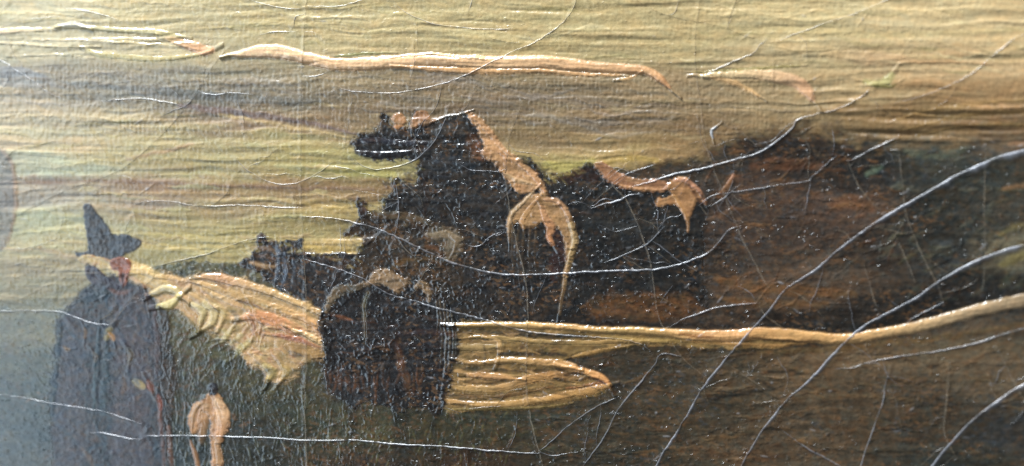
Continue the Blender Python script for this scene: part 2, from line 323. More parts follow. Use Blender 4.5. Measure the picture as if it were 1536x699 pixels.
# ------------------------------------------------------------------ ground: glazes and streaks without a part of their own
for pts, w, c, h, o in [
  ([(1090,470),(1160,474),(1260,468),(1340,476)], [10,16,14,8], (36,30,24), .3, .8),
  ([(1140,490),(1240,492),(1330,486),(1420,474),(1536,440)], [10,14,16,14,10], (30,28,24), .4, .85),
  ([(1230,404),(1290,396),(1350,392)], [10,14,8], (44,40,34), .4, .6),
  ([(1080,420),(1140,432),(1200,436),(1280,440)], [10,16,18,10], (112,76,36), .4, .55),
  ([(1080,448),(1160,456),(1240,456)], [8,12,6], (118,82,40), .4, .5),
  ([(1250,310),(1280,302),(1305,312)], [14,22,12], (112,76,48), .6, .7),
  ([(1130,250),(1170,246),(1230,250)], [14,20,10], (98,64,40), .4, .6),
  ([(1260,230),(1300,250),(1330,236)], [18,26,16], (34,34,32), .4, .7),
  ([(1360,228),(1410,232),(1450,224)], [8,12,6], (92,100,84), .6, .7),
  ([(1300,262),(1312,256),(1322,250)], [6,11,5], (112,126,102), .5, .6),
  ([(1500,350),(1520,342),(1545,340)], [8,12,10], (118,106,66), .5, .7),
  ([(1500,396),(1525,386),(1550,380)], [8,14,10], (132,120,72), .6, .8),
  ([(1505,282),(1525,280),(1545,276)], [4,6,5], (150,112,72), .5, .7),
  ([(1408,376),(1420,366),(1432,372)], [6,12,6], (100,100,96), .5, .35),
  ([(905,450),(960,446),(1020,452),(1055,462)], [12,18,16,8], (102,66,34), .4, .6),
  ([(880,470),(960,478),(1040,474)], [8,10,8], (64,46,28), .3, .7),
  ([(690,478),(780,480),(880,484),(1000,486),(1100,490)], [8,7,6,5], (30,26,22), .3, .9),
  ([(920,520),(1000,524),(1100,524),(1180,526)], [8,10,9,5], (52,44,28), .4, .8),
  ([(1140,530),(1240,524),(1330,514),(1430,504),(1536,486)], [6,9,10,9,8], (112,86,48), .5, .6),
  ([(1060,600),(1120,588),(1160,582)], [5,7,3], (36,32,26), .5, .8),
  ([(1050,660),(1100,654),(1150,640)], [6,9,5], (88,72,48), .5, .6),
  ([(960,628),(1010,634),(1060,646)], [5,7,4], (84,64,38), .5, .6),
  ([(1140,604),(1220,596),(1300,594),(1380,602)], [4,5,4], (96,76,48), .6, .6),
  ([(1160,624),(1230,614),(1290,616)], [3,4,3], (110,84,54), .5, .5),
  ([(1240,636),(1300,650),(1340,640)], [8,10,6], (84,60,34), .4, .5),
  ([(1040,672),(1110,690),(1180,684)], [8,12,6], (86,58,32), .4, .5),
  ([(770,640),(840,650),(900,662)], [5,6,3], (82,58,34), .4, .5),
  ([(760,662),(840,674),(920,676)], [4,6,4], (76,64,42), .4, .5),
  ([(1216,600),(1222,606),(1224,614)], [10,18,10], (112,92,68), .3, .4),
  ([(1206,660),(1212,652),(1214,668)], [10,16,8], (112,92,66), .3, .45),
  ([(700,625),(760,628),(860,622)], [8,12,6], (56,58,46), .4, .7),
]: stroke(pts, w, [c, c], h=h, op=o, soft=3.5, edge=3.5)

dabs([(-100,0),(1600,0),(1600,110),(1100,100),(300,60),(-100,40)], [(206,188,132),(186,166,112),(214,196,146),(180,164,104),(200,174,120)], 120, 11, L=(30, 110), wd=(3, 8), op=.42, ang=(.02, .05), h=.9)
dabs([(-100,100),(700,120),(1200,160),(1000,230),(860,240),(700,165),(520,190),(300,160),(-100,160)], [(150,134,100),(124,110,88),(166,146,104),(112,104,92),(142,116,80)], 110, 12, L=(20, 70), wd=(3, 7), op=.45, ang=(.06, .08), h=.8)
dabs([(-60,96),(700,112),(1000,132),(1000,200),(560,160),(300,150),(-60,160)], [(138,130,124),(120,114,108),(152,142,130),(110,103,96)], 100, 30, L=(40, 120), wd=(3, 8), op=.34, ang=(.06, .05), h=.7)
dabs([(-100,170),(300,170),(520,210),(530,290),(520,380),(300,395),(-100,400)], [(184,168,110),(160,148,88),(176,172,124),(168,138,96),(196,176,118),(152,128,86)], 130, 13, L=(20, 80), wd=(3, 8), op=.45, ang=(.02, .07), h=.9)
dabs([(-60,460),(80,460),(76,720),(-60,720)], [(58,76,82),(80,82,74),(50,60,62),(92,88,70)], 50, 14, L=(14, 50), wd=(4, 10), op=.4, ang=(.1, .4), h=.3, soft=4)
dabs([(-60,400),(130,390),(120,450),(-60,470)], [(150,134,100),(112,112,94),(166,150,112),(130,116,84)], 40, 15, L=(14, 50), wd=(4, 9), op=.5, ang=(-.1, .3), h=.7, soft=3)
dabs([(1060,240),(1200,196),(1340,240),(1340,420),(1150,480),(1060,440)], [(104,72,44),(62,46,34),(44,36,30),(92,60,38),(120,84,48),(74,68,56),(30,27,24)], 190, 16, L=(8, 34), wd=(2.5, 7), op=.58, ang=(-.25, .5), h=1.0)
dabs([(1330,220),(1600,220),(1600,420),(1400,470),(1330,420)], [(70,72,58),(44,44,38),(86,82,58),(30,30,28),(66,56,42),(96,94,78)], 120, 17, L=(10, 40), wd=(3, 9), op=.55, ang=(-.4, .4), h=.9, soft=3)
dabs([(900,530),(1600,520),(1600,760),(820,760),(820,640)], [(92,72,44),(44,38,28),(110,80,46),(62,56,42),(82,56,32),(36,34,28),(118,98,72)], 230, 18, L=(14, 60), wd=(2.5, 7), op=.6, ang=(.02, .2), h=1.0)
dabs([(480,620),(830,620),(860,740),(480,740)], [(84,76,44),(44,40,28),(96,66,36),(60,60,40)], 80, 19, L=(8, 30), wd=(2.5, 6), op=.45, ang=(.1, .5), h=.6)
# scratchy grass: many short upright hairs of paint in the dark foreground
r2 = np.random.RandomState(3)
for i in range(330):
    x = r2.uniform(235, 520); y = r2.uniform(500, 720)
    if x > 470 and y < 610: continue
    if y < 470+(x-230)*.52: continue
    c = [(104,104,84), (84,84,62), (36,36,26), (74,70,44)][r2.randint(4)]
    L = r2.uniform(6, 15); dx = r2.uniform(-5, 4)
    stroke([(x, y), (x+dx*.4, y-L*.5), (x+dx, y-L)], [1.2, 2.2, 1], [c, c], h=.6, op=.62, soft=.9, edge=.8, bris=.1)
for i in range(150):
    x = r2.uniform(490, 760); y = r2.uniform(612, 715)
    c = [(104,98,58), (84,80,44), (40,36,24), (92,66,34)][r2.randint(4)]
    L = r2.uniform(5, 13); dx = r2.uniform(-5, 7)
    stroke([(x, y), (x+dx*.5, y-L*.6), (x+dx, y-L)], [1.5, 3, 1], [c, c], h=.6, op=.5, soft=1.2, edge=1, bris=.1)

# ------------------------------------------------------------------ strip of dark grass and the far herd
patch([(228,402),(262,396),(300,392),(345,396),(388,398),(410,410),(396,420),(350,414),(320,408),(290,410),(262,413),(240,410)], [(72,70,48),(96,92,66),(60,58,44)], 'painted_grass', T, h=.5, grain=.5, pim=.5, mat='glaze')
far = patch([(360,392),(376,382),(385,370),(385,358),(391,347),(398,352),(404,364),(420,361),(440,362),(450,356),(456,356),(459,378),(490,379),(520,379),(540,386),(545,425),(520,455),(482,470),(468,462),(440,446),(424,436),(405,424),(384,408),(366,402)], [(34,32,33),(52,46,44),(30,28,28),(62,46,34)], 'painted_cattle', T, h=.8, grain=.5, pim=.8, edge=3, mat='glaze', label='dark distant cattle behind the cream field')
for pts, w, c in [([(378,372),(394,371),(410,374)],[3,6,3],(142,112,86)), ([(376,394),(392,398),(416,399)],[4,7,3],(190,150,104)), ([(383,382),(400,384),(412,388)],[2,4,2],(120,82,54)),
    ([(416,362),(418,390),(414,420)],[3,5,3],(96,108,124)), ([(426,378),(428,404),(424,432)],[3,6,3],(92,102,118)), ([(440,384),(442,410),(438,434)],[2,4,2],(78,84,94)), ([(470,384),(500,388),(526,394)],[3,5,3],(84,58,34)), ([(492,404),(516,398),(534,404)],[3,6,3],(78,56,34))]:
    stroke(pts, w, [c, c], h=.5, op=.66, part='brush_stroke', parent=far, level=2, soft=2.8, edge=3)

# ------------------------------------------------------------------ the cream field, laid on thick
fld = patch([(196,396),(216,404),(242,412),(270,418),(296,412),(322,411),(352,420),(386,430),(420,440),(452,456),(484,470),(486,530),(462,540),(446,560),(428,574),(408,572),(392,552),(372,540),(352,520),(330,505),(300,500),(276,480),(258,462),(238,455),(222,436),(200,428)], [(156,130,80),(178,144,92),(192,156,108),(176,126,80)], 'painted_field', T, edge=6, soft=7, rag=5, h=1.0, grain=.4, strk=.2, mat='impasto', label='cream and peach field in thick ridged paint')
for pts, w, cols, h in [
  ([(190,396),(212,408),(236,420),(250,430)], [14,26,24,12], [(204,172,110),(206,176,116),(196,168,112)], 1.4),
  ([(236,414),(262,418),(288,424)], [8,10,4], [(208,172,112),(210,162,112)], 1.2),
  ([(300,416),(326,416),(356,424),(392,434),(430,448),(478,468)], [6,13,13,12,11,9], [(206,160,104),(214,158,108),(210,166,112),(212,172,112),(206,164,104)], 2.2),
  ([(298,424),(330,434),(362,446),(400,458),(440,470),(480,486)], [6,13,15,14,12,10], [(208,166,106),(196,156,98),(190,150,92),(198,156,98),(204,158,98)], 1.5),
  ([(318,440),(340,450),(362,460)], [8,12,7], [(206,172,116),(206,160,108)], 1.3),
  ([(368,476),(386,474),(412,482),(438,492),(456,500)], [8,18,22,18,8], [(206,146,96),(208,138,86),(206,140,88),(196,120,80)], 2.2),
  ([(410,502),(436,506),(462,514),(480,520)], [5,9,9,6], [(170,104,70),(176,108,76),(190,130,84)], 1.1),
  ([(440,494),(460,503),(482,514)], [5,9,9], [(222,186,124),(222,178,116)], 1.8),
  ([(440,474),(462,480),(482,498)], [8,14,14], [(210,164,104),(206,150,92)], 1.3),
  ([(432,520),(456,526),(482,534)], [14,20,18], [(156,120,68),(160,122,68)], .8),
  ([(232,440),(246,434),(262,436),(270,442)], [9,13,13,8], [(200,180,126),(204,184,132),(206,188,136)], 2.4),
  ([(240,460),(256,456),(270,444)], [9,14,7], [(196,180,112),(202,184,118)], 2.2),
  ([(290,456),(304,468),(302,482)], [9,15,8], [(206,188,140),(196,176,122),(178,154,100)], 2.4),
  ([(308,456),(322,466),(318,484),(302,496)], [10,16,13,6], [(202,182,128),(198,176,120),(184,156,102)], 2.3),
  ([(324,458),(336,470),(332,484)], [8,12,7], [(190,164,108),(186,156,98)], 1.8),
  ([(398,548),(408,558),(404,568)], [9,15,7], [(194,170,104),(192,166,98)], 1.8),
  ([(424,548),(430,558),(424,568)], [8,14,6], [(168,138,78),(172,142,80)], 1.4),
  ([(376,478),(382,490),(380,502)], [4,6,3], [(150,110,84),(160,114,82)], .9),
  ([(390,484),(396,494),(394,504)], [3,5,3], [(146,126,104),(160,122,90)], .8),
]: stroke(pts, w, cols, h=h, part='brush_stroke', parent=fld, level=2, mat='impasto', bris=.4, soft=3.0, op=.88)
for pts, w, cols, h in [
  ([(330,494),(342,502),(326,508)], [5,8,4], [(196,180,118),(170,150,90)], 2.0),
  ([(348,494),(340,506),(332,512)], [5,8,4], [(196,178,116),(176,156,96)], 2.2),
  ([(362,500),(354,508),(346,514)], [5,7,3], [(186,174,122),(170,156,100)], 1.8),
  ([(372,512),(362,522),(354,530)], [10,12,7], [(186,172,100),(182,166,92)], 1.9),
  ([(384,500),(376,512),(366,524)], [5,6,3], [(160,136,84),(170,140,86)], 1.2),
]: stroke(pts, w, cols, h=.6*h, op=.6, soft=3.5, edge=3)
for pts, w, c in [([(350,468),(356,476),(352,486)],[6,9,4],(124,108,80)), ([(324,422),(332,428),(340,432)],[3,5,3],(132,100,66)), ([(436,528),(444,532),(452,532)],[5,8,4],(84,70,50)), ([(360,452),(376,456),(392,462)],[4,6,3],(130,94,62)), ([(268,470),(290,492),(318,512)],[10,16,12],(98,90,56)), ([(270,500),(300,520),(340,536)],[12,20,14],(82,78,50))]:
    stroke(pts, w, [c, c], h=.3, op=.75, soft=2)
dabs([(236,462),(330,510),(392,548),(440,556),(478,536),(482,590),(380,600),(250,540)], [(74,70,44),(52,52,38),(96,86,50),(66,58,36)], 110, 27, L=(8, 26), wd=(4, 9), op=.6, ang=(-.9, .4), h=.4, soft=3.5)
dabs([(250,430),(300,430),(460,470),(470,520),(380,540),(280,470)], [(196,170,110),(168,136,82),(206,166,116),(150,122,72),(188,128,86)], 50, 28, L=(8, 26), wd=(3, 8), op=.5, ang=(.5, .6), h=1.0, soft=2.5)

# ------------------------------------------------------------------ the herdsman at the edge of the field
man = patch([(150,418),(136,428),(118,442),(101,460),(88,480),(84,510),(79,550),(74,600),(75,640),(80,699),(82,960),(252,960),(252,699),(248,640),(246,600),(241,560),(243,520),(239,480),(233,452),(216,434),(196,424),(186,408),(170,406)], [(38,42,50),(48,50,58),(60,52,52),(40,52,60),(54,46,48)], 'painted_herdsman', T, edge=4, soft=6, h=.15, grain=.35, pim=.25, mat='cloth', rag=1.2, label='herdsman in a long dark cloak seen from behind')
patch([(124,310),(130,305),(140,310),(152,325),(164,342),(172,351),(186,350),(198,356),(210,360),(213,368),(204,376),(188,381),(176,388),(162,390),(146,386),(120,386),(112,379),(128,377),(131,368),(129,345),(126,325)], [(52,54,60),(66,66,68),(44,48,56)], 'hat', man, 2, edge=1.8, soft=2.2, h=.35, grain=.3, mat='cloth', rag=1.2, label='tall pointed dark grey hat')
patch([(118,388),(136,383),(156,388),(176,396),(184,410),(178,414),(160,402),(136,398),(120,394)], [(176,150,102),(190,166,112),(166,124,84)], 'collar', man, 2, edge=1.5, h=.9, mat='impasto')
patch([(130,396),(140,397),(156,408),(170,420),(182,430),(170,440),(148,430),(134,422),(128,408)], [(48,42,54),(56,48,56)], 'shoulder', man, 2, h=.5, grain=.3, mat='cloth', rag=1.2)
patch([(166,391),(178,386),(193,388),(197,398),(195,412),(190,424),(184,430),(180,420),(178,408),(168,402)], [(128,76,54),(146,90,66),(112,62,44)], 'face', man, 2, edge=1.2, h=.8, mat='cloth', rag=1.2, label='red brown face under the hat')
for pts, w, c, o in [
  ([(150,490),(147,530),(144,570),(140,610)], [4,8,9,6], (38,66,74), .8), ([(160,520),(156,570),(154,620)], [8,14,10], (40,66,76), .55), ([(104,470),(130,450),(160,440),(200,440)], [8,14,14,8], (50,66,76), .6),
  ([(220,440),(232,470),(236,520),(234,560)], [4,9,9,5], (84,66,66), .6), ([(90,500),(86,540),(80,600)], [5,8,6], (38,62,74), .6), ([(180,500),(200,520),(210,560)], [20,26,16], (62,56,62), .5),
  ([(165,434),(180,440),(196,436)], [5,8,4], (126,86,70), .6), ([(186,412),(184,424),(180,436)], [3,6,4], (60,64,76), .8)]:
    stroke(pts, w, [c, c], h=.35, op=o, soft=2.5, edge=2)
for pts, w, c, o in [([(112,470),(110,530),(104,600),(104,700)], [26,38,42,44], (74,72,80), .5), ([(196,456),(200,520),(198,600),(196,700)], [44,56,58,60], (82,74,80), .5),
   ([(152,470),(149,530),(146,600),(144,680)], [4,7,7,5], (26,32,40), .75), ([(90,486),(84,540),(78,620)], [6,9,8], (34,52,64), .7), ([(240,470),(243,540),(246,640)], [5,8,8], (36,32,34), .7), ([(120,446),(140,434),(166,430)], [8,14,10], (34,44,54), .6)]:
    stroke(pts, w, [c, c], h=.1, op=o, soft=6 if max(w) > 12 else 2.5, edge=4)
for pts, w, c in [([(160,508),(162,500),(166,494)],[8,13,8],(128,112,64)), ([(164,500),(168,504),(170,510)],[4,7,4],(160,116,60)), ([(126,492),(128,498),(127,506)],[3,5,3],(104,80,52)), ([(96,522),(100,524),(104,524)],[3,5,3],(120,96,66)), ([(192,524),(196,532),(194,544)],[7,12,6],(92,78,58)),
   ([(202,572),(208,576),(214,580)],[8,13,8],(166,146,96)), ([(222,572),(226,580),(229,588)],[6,11,6],(118,66,44)), ([(238,594),(240,604),(240,614)],[4,8,4],(128,66,44)), ([(140,528),(144,534),(143,542)],[4,7,4],(90,76,58)), ([(218,440),(221,452),(223,466)],[2,3,2],(90,74,62))]:
    stroke(pts, w, [c, c], h=.7, op=.85, part='brush_stroke', parent=man, level=2, soft=2, mat='cloth')
dabs([(100,470),(160,440),(230,460),(240,600),(240,760),(84,760),(84,560)], [(38,58,70),(76,62,58),(24,26,34),(56,72,84),(92,74,60),(30,34,44)], 150, 26, L=(10, 44), wd=(2.5, 7), op=.6, ang=(1.2, .5), h=.08, soft=3)
# the dark shaded side beside the cloak
patch([(240,462),(252,468),(257,500),(262,540),(266,580),(258,620),(256,720),(248,720),(246,620),(242,560),(243,510)], [(40,34,30),(54,42,34)], None, edge=3, soft=3, h=.4, op=.85)
stroke([(236,600),(242,640),(246,700)], [4,6,5], [(104,62,46),(96,66,52)], h=.4, op=.6, soft=2)
stroke([(252,640),(254,660),(258,700)], [5,8,6], [(120,86,70),(110,80,66)], h=.4, op=.6, soft=2)

# ------------------------------------------------------------------ brown shape cut by the edge of the photograph
brown_patch = patch([(-60,222),(-10,222),(8,228),(20,248),(24,280),(23,320),(17,352),(6,372),(-14,378),(-60,378)], [(100,94,88),(122,114,106),(90,84,78)], 'painted_patch', T, edge=3, soft=4, h=.4, op=.8, grain=.3)
stroke([(4,226),(18,246),(24,284),(22,324),(12,364)], [3,5,6,5,3], [(172,132,104),(176,136,104),(166,130,100)], h=.5, part='brush_stroke', parent=brown_patch, level=2, op=.4, soft=3, keep=.2)

# ------------------------------------------------------------------ the small tan animal at the lower edge
dog = patch([(281,628),(288,611),(300,602),(308,598),(314,586),(322,581),(328,592),(338,608),(344,630),(342,646),(334,656),(331,672),(336,699),(342,740),(344,780),(322,780),(319,740),(318,694),(316,668),(313,655),(316,640),(312,622),(304,618),(300,632),(294,648),(286,650),(283,640)], [(168,120,76),(190,142,96),(150,104,66)], 'painted_animal', T, edge=1.6, h=1.1, mat='impasto', label='small tan animal standing in the dark grass')
stroke([(326,602),(334,622),(331,646)], [12,22,14], [(212,170,126),(212,166,120),(198,146,100)], h=1.4, part='flank', parent=dog, level=2, mat='impasto')
stroke([(300,606),(290,622),(288,642)], [6,9,5], [(178,140,98),(166,124,84)], h=1.0, part='shoulder', parent=dog, level=2, mat='impasto')
stroke([(325,662),(328,690),(332,740)], [10,9,10], [(178,136,94),(170,128,84)], h=.9, part='leg', parent=dog, level=2, mat='impasto')
stroke([(286,662),(294,684),(300,720)], [3,7,8], [(150,108,72),(156,112,72)], h=.9, part='leg', parent=dog, level=2, mat='impasto')
patch([(314,576),(322,574),(328,580),(324,592),(316,594),(311,586)], [(30,28,32),(44,40,44)], 'head', dog, 2, h=.6, mat='glaze')
stroke([(308,610),(305,632),(302,660)], [14,16,9], [(184,142,98),(176,132,90),(120,92,62)], h=.9, op=.95, soft=4)

# ------------------------------------------------------------------ the herd: first the cow at the right
DK = [(34,32,31),(50,44,38),(26,25,26),(44,40,36)]
cd = patch([(826,262),(838,266),(850,258),(868,252),(886,246),(900,252),(920,268),(950,282),(985,284),(1008,272),(1024,266),(1042,276),(1056,292),(1062,312),(1060,330),(1055,352),(1056,400),(1062,440),(1052,470),(960,462),(930,446),(900,452),(866,466),(852,440),(858,400),(850,340),(836,300),(820,280)], [(30,30,29),(42,39,35),(26,26,26),(46,40,34)], 'painted_cow', T, edge=3.2, soft=4.6, rag=4.2, h=.4, grain=.45, pim=.9, strk=.15, mat='glaze', label='black cow with a tan streak along its back, beside the brown bank')
patch([(846,262),(866,254),(888,250),(898,262),(890,276),(870,270),(852,276)], [(62,36,26),(44,30,24)], None, h=.2, op=.7, soft=3)
patch([(878,456),(900,440),(940,440),(990,436),(1036,446),(1056,470),(1000,476),(900,474)], [(88,58,30),(104,70,36),(60,42,26)], None, h=.2, op=.75, soft=6, edge=5)
patch([(892,247),(900,243),(916,250),(936,262),(962,268),(990,270),(1006,272),(1006,282),(988,288),(960,286),(936,284),(918,276),(904,264)], [(160,112,76),(150,104,70),(172,128,86)], 'back_highlight', cd, 2, edge=1.4, soft=1.4, h=1.2, strk=.3, mat='impasto')
stroke([(930,278),(960,284),(990,284)], [3,6,3], [(186,136,90),(180,130,84)], h=.8, op=.9)
patch([(1000,274),(1012,266),(1028,266),(1044,278),(1056,294),(1060,308),(1048,300),(1042,310),(1036,322),(1032,336),(1026,322),(1018,312),(1010,306),(994,309),(984,308),(986,298),(1002,296),(1008,290),(1001,284)], [(158,112,68),(176,128,80),(140,98,60)], 'rump_highlight', cd, 2, edge=1.4, soft=1.4, h=1.2, grain=.3, mat='impasto')
stroke([(1010,292),(1018,304),(1030,326),(1032,348)], [4,7,6,2], [(186,138,84),(184,134,80),(150,106,64)], h=1.0, part='tail', parent=cd, level=2, mat='impasto')
stroke([(1012,270),(1032,272),(1050,288),(1058,304)], [4,6,6,4], [(184,134,102),(182,130,98),(160,110,80)], h=.9)
stroke([(1034,276),(1044,292),(1052,306)], [3,5,3], [(90,56,36),(84,54,36)], h=.1, op=.7)
stroke([(1078,292),(1090,280),(1100,264)], [5,8,6], [(112,78,50),(140,98,62),(164,110,70)], h=.9, part='brush_stroke', parent=T, mat='impasto')
stroke([(1060,330),(1080,324),(1100,310)], [4,7,3], [(120,88,62),(112,84,60)], h=.6, op=.7)

dabs([(850,270),(890,262),(940,296),(1040,330),(1050,440),(870,450),(866,340)], [(18,18,19),(58,62,70),(72,52,38),(30,28,28),(84,64,42),(46,46,48)], 90, 23, L=(6, 26), wd=(2, 6), op=.42, ang=(-.2, .7), h=.6, soft=2)
# ------------------------------------------------------------------ the big black cow in the middle
ca = patch([(527,212),(536,204),(552,200),(564,193),(568,184),(571,174),(578,170),(583,177),(584,186),(600,189),(612,190),(616,178),(623,165),(627,176),(633,186),(648,182),(672,174),(700,167),(716,178),(734,204),(760,230),(778,240),(796,238),(808,248),(818,264),(824,282),(842,292),(856,308),(863,332),(866,380),(862,420),(856,470),(800,482),(700,480),(640,470),(600,420),(580,360),(574,318),(572,300),(584,292),(588,278),(582,272),(592,266),(606,268),(616,276),(624,270),(626,258),(622,244),(604,240),(580,244),(556,242),(538,236),(534,226)], DK, 'painted_cow', T, edge=3.2, soft=3.6, rag=4.2, h=.45, grain=.55, pim=1.25, strk=.25, mat='glaze', label='largest black cow with a raised muzzle and tan rump')
stroke([(528,214),(560,210),(600,214),(640,214)], [8,10,10,8], [(34,32,36),(42,40,46),(36,34,38)], h=.8, part='muzzle', parent=ca, level=2, bris=.5, mat='glaze')
stroke([(536,228),(566,232),(602,230)], [8,12,8], [(30,28,32),(30,28,30)], h=1.1, op=.9)
patch([(587,178),(594,169),(604,170),(610,182),(604,190),(592,191)], [(164,116,72),(176,126,80)], 'ear', ca, 2, edge=1, soft=1.2, h=1.2, mat='impasto')
patch([(618,178),(628,166),(640,168),(646,178),(636,184),(630,190),(618,192)], [(160,114,74),(150,108,72)], 'ear', ca, 2, edge=1, soft=1.6, h=1.0, mat='impasto')
stroke([(618,190),(640,184),(664,176)], [6,7,3], [(170,122,80),(150,112,78),(140,112,88)], h=1.0)
stroke([(656,180),(672,174),(690,171),(701,168)], [2,3,3.5,2], [(120,116,112),(150,146,140),(160,158,154)], h=1.7, part='brush_stroke', parent=ca, level=2, mat='impasto')
patch([(664,180),(690,176),(702,184),(700,204),(684,214),(668,206)], [(58,54,50),(44,40,38)], None, h=.2, op=.6, soft=5)
for pts, w, c, o in [([(650,196),(676,190),(698,200)], [10,18,10], (74,70,66), .55), ([(640,246),(672,240),(706,250)], [8,16,10], (60,64,70), .5), ([(650,300),(690,296),(730,306)], [8,14,8], (52,54,58), .4), ([(720,250),(740,280),(752,320)], [6,12,6], (48,46,46), .5), ([(660,210),(700,216),(716,214)], [4,8,4], (20,20,20), .7), ([(880,330),(930,340),(1000,336)], [12,22,14], (54,54,52), .4), ([(880,290),(920,300),(960,310)], [8,14,8], (22,22,22), .5)]:
    stroke(pts, w, [c, c], h=.4, op=o, soft=5, edge=4)
patch([(700,204),(712,202),(722,220),(730,238),(716,240),(704,226)], [(108,72,46),(86,58,38)], None, h=.3, op=.85, soft=3)
sh = patch([(700,169),(708,170),(724,180),(742,200),(758,222),(772,234),(786,246),(802,258),(814,272),(819,288),(816,293),(806,284),(796,288),(782,290),(768,282),(754,262),(744,246),(734,238),(724,234),(722,226),(728,220),(720,204),(712,190)], [(166,120,76),(182,136,90),(170,130,86),(176,134,92)], 'shoulder_highlight', ca, 2, edge=1.8, soft=2.4, rag=2.8, h=1.3, grain=.2, mat='impasto', label='tan streak of light down the shoulder')
stroke([(706,174),(728,192),(748,216),(764,234)], [4,8,8,4], [(186,140,96),(184,138,94),(196,150,104)], h=.9, op=.9)
stroke([(766,234),(786,252),(804,268),(816,286)], [3,6,7,4], [(200,152,104),(196,148,102),(186,134,88)], h=1.0)
stroke([(728,222),(744,224),(756,232)], [4,9,5], [(188,140,90),(184,134,86)], h=.8)
stroke([(760,262),(780,272),(800,276)], [4,7,4], [(196,158,112),(190,150,104)], h=.9)
rp = patch([(764,328),(772,314),(786,302),(800,292),(812,291),(830,298),(846,308),(856,322),(862,342),(864,364),(858,384),(852,402),(848,392),(848,372),(842,352),(832,340),(826,332),(812,330),(806,338),(798,342),(786,340),(778,332),(770,338),(766,360),(763,350)], [(148,112,70),(166,126,80),(130,98,62)], 'rump_highlight', ca, 2, edge=1.8, soft=2.4, rag=2.8, h=1.1, grain=.25, mat='impasto', label='tan rump and thighs')
for pts, w, cols, h in [
  ([(800,288),(784,304),(770,318),(765,338),(764,364)], [4,7,9,6,2], [(176,146,108),(172,140,100),(168,134,92),(120,96,70)], 1.4),
  ([(806,300),(792,316),(784,330),(786,342)], [5,9,10,4], [(172,126,78),(178,134,82),(172,128,78)], .8),
  ([(812,310),(818,326),(826,340),(824,356),(829,366)], [7,10,13,9,6], [(178,130,86),(186,134,88),(184,130,84),(180,122,76),(166,112,70)], 1.4),
  ([(818,300),(836,302),(850,318),(858,340)], [6,8,8,5], [(176,132,90),(174,130,92),(166,130,86)], 1.0),
  ([(856,336),(862,362),(856,386),(850,406),(844,440),(839,470)], [9,10,10,7,5,4], [(170,140,92),(176,146,98),(170,138,88),(160,124,78),(128,100,66),(104,82,56)], 1.3)]:
    stroke(pts, w, cols, h=h, part='brush_stroke', parent=ca, level=2, mat='impasto')
patch([(830,346),(842,352),(848,372),(846,396),(836,420),(826,420),(824,392),(832,372)], [(62,38,34),(48,32,30)], None, h=.2, op=.8, soft=3)
for x0 in (770, 778, 786, 795, 804):
    stroke([(x0, 345), (x0-2, 380), (x0+3, 425)], [3, 3, 2], [(98,80,58),(70,58,44),(44,38,32)], h=.5, op=.7, soft=1.5)
for pts, w, c in [([(640,250),(680,252),(720,248)],[8,10,6],(44,48,52)), ([(640,280),(690,276),(740,282)],[6,8,5],(26,26,28)), ([(700,330),(716,350),(708,372)],[6,9,5],(62,48,30)), ([(636,260),(640,300),(632,340)],[5,8,5],(52,38,30)), ([(650,432),(690,440),(730,436)],[10,14,8],(26,24,25)), ([(700,440),(760,450),(820,452)],[8,14,8],(46,38,32)), ([(700,410),(740,424),(790,426)],[8,12,6],(36,30,28))]:
    stroke(pts, w, [c, c], h=.5, op=.6, soft=3, edge=3)

dabs([(630,190),(700,176),(760,260),(770,330),(770,470),(640,466),(600,400),(600,330),(630,280)], [(18,18,19),(58,62,70),(72,52,38),(30,28,28),(84,64,42),(46,46,48)], 130, 21, L=(6, 26), wd=(2, 5.5), op=.5, ang=(.1, .7), h=.8, soft=1.6)
dabs([(535,206),(640,190),(640,236),(540,234)], [(20,20,22),(60,60,68),(44,40,42),(66,50,44)], 26, 22, L=(8, 26), wd=(2, 5), op=.55, ang=(.05, .2), h=.5, soft=1.8)
# ------------------------------------------------------------------ the brown cow in front of it
cb = patch([(532,299),(540,297),(548,302),(556,314),(576,316),(600,316),(622,320),(645,328),(668,334),(688,344),(696,364),(694,400),(690,440),(660,462),(600,440),(548,446),(528,430),(526,402),(536,378),(545,354),(532,354),(518,354),(520,344),(530,336),(538,330),(536,314)], [(46,38,31),(62,50,38),(38,33,28),(72,56,40)], 'painted_cow', T, edge=3.2, soft=4.2, rag=4.2, h=.45, grain=.5, pim=.8, mat='glaze', label='dark brown cow in front of the largest cow, head to the left')
patch([(533,299),(540,297),(548,304),(556,316),(552,326),(542,326),(536,314)], [(58,42,34),(44,34,28)], 'horn', cb, 2, edge=1.2, h=.7, mat='glaze')
patch([(518,354),(521,344),(532,337),(546,336),(548,348),(538,354)], [(44,34,26),(70,54,32)], 'horn', cb, 2, edge=1.2, h=.7, mat='glaze')
stroke([(556,322),(590,322),(622,328),(650,338)], [9,12,14,8], [(84,68,46),(92,76,54),(86,70,50),(82,68,50)], h=.7, part='forehead', parent=cb, level=2, op=.85, soft=2.5, mat='glaze')
patch([(638,348),(652,342),(668,338),(684,346),(694,358),(692,374),(682,384),(676,396),(670,384),(660,374),(664,362),(652,358),(642,358)], [(96,82,62),(112,96,74),(82,68,50)], 'cheek', cb, 2, edge=3, soft=4, rag=4, h=.9, op=.9, mat='impasto')
stroke([(646,352),(670,350),(686,362),(680,378)], [5,9,9,4], [(128,112,86),(136,116,88),(118,98,72),(96,78,54)], h=.9)
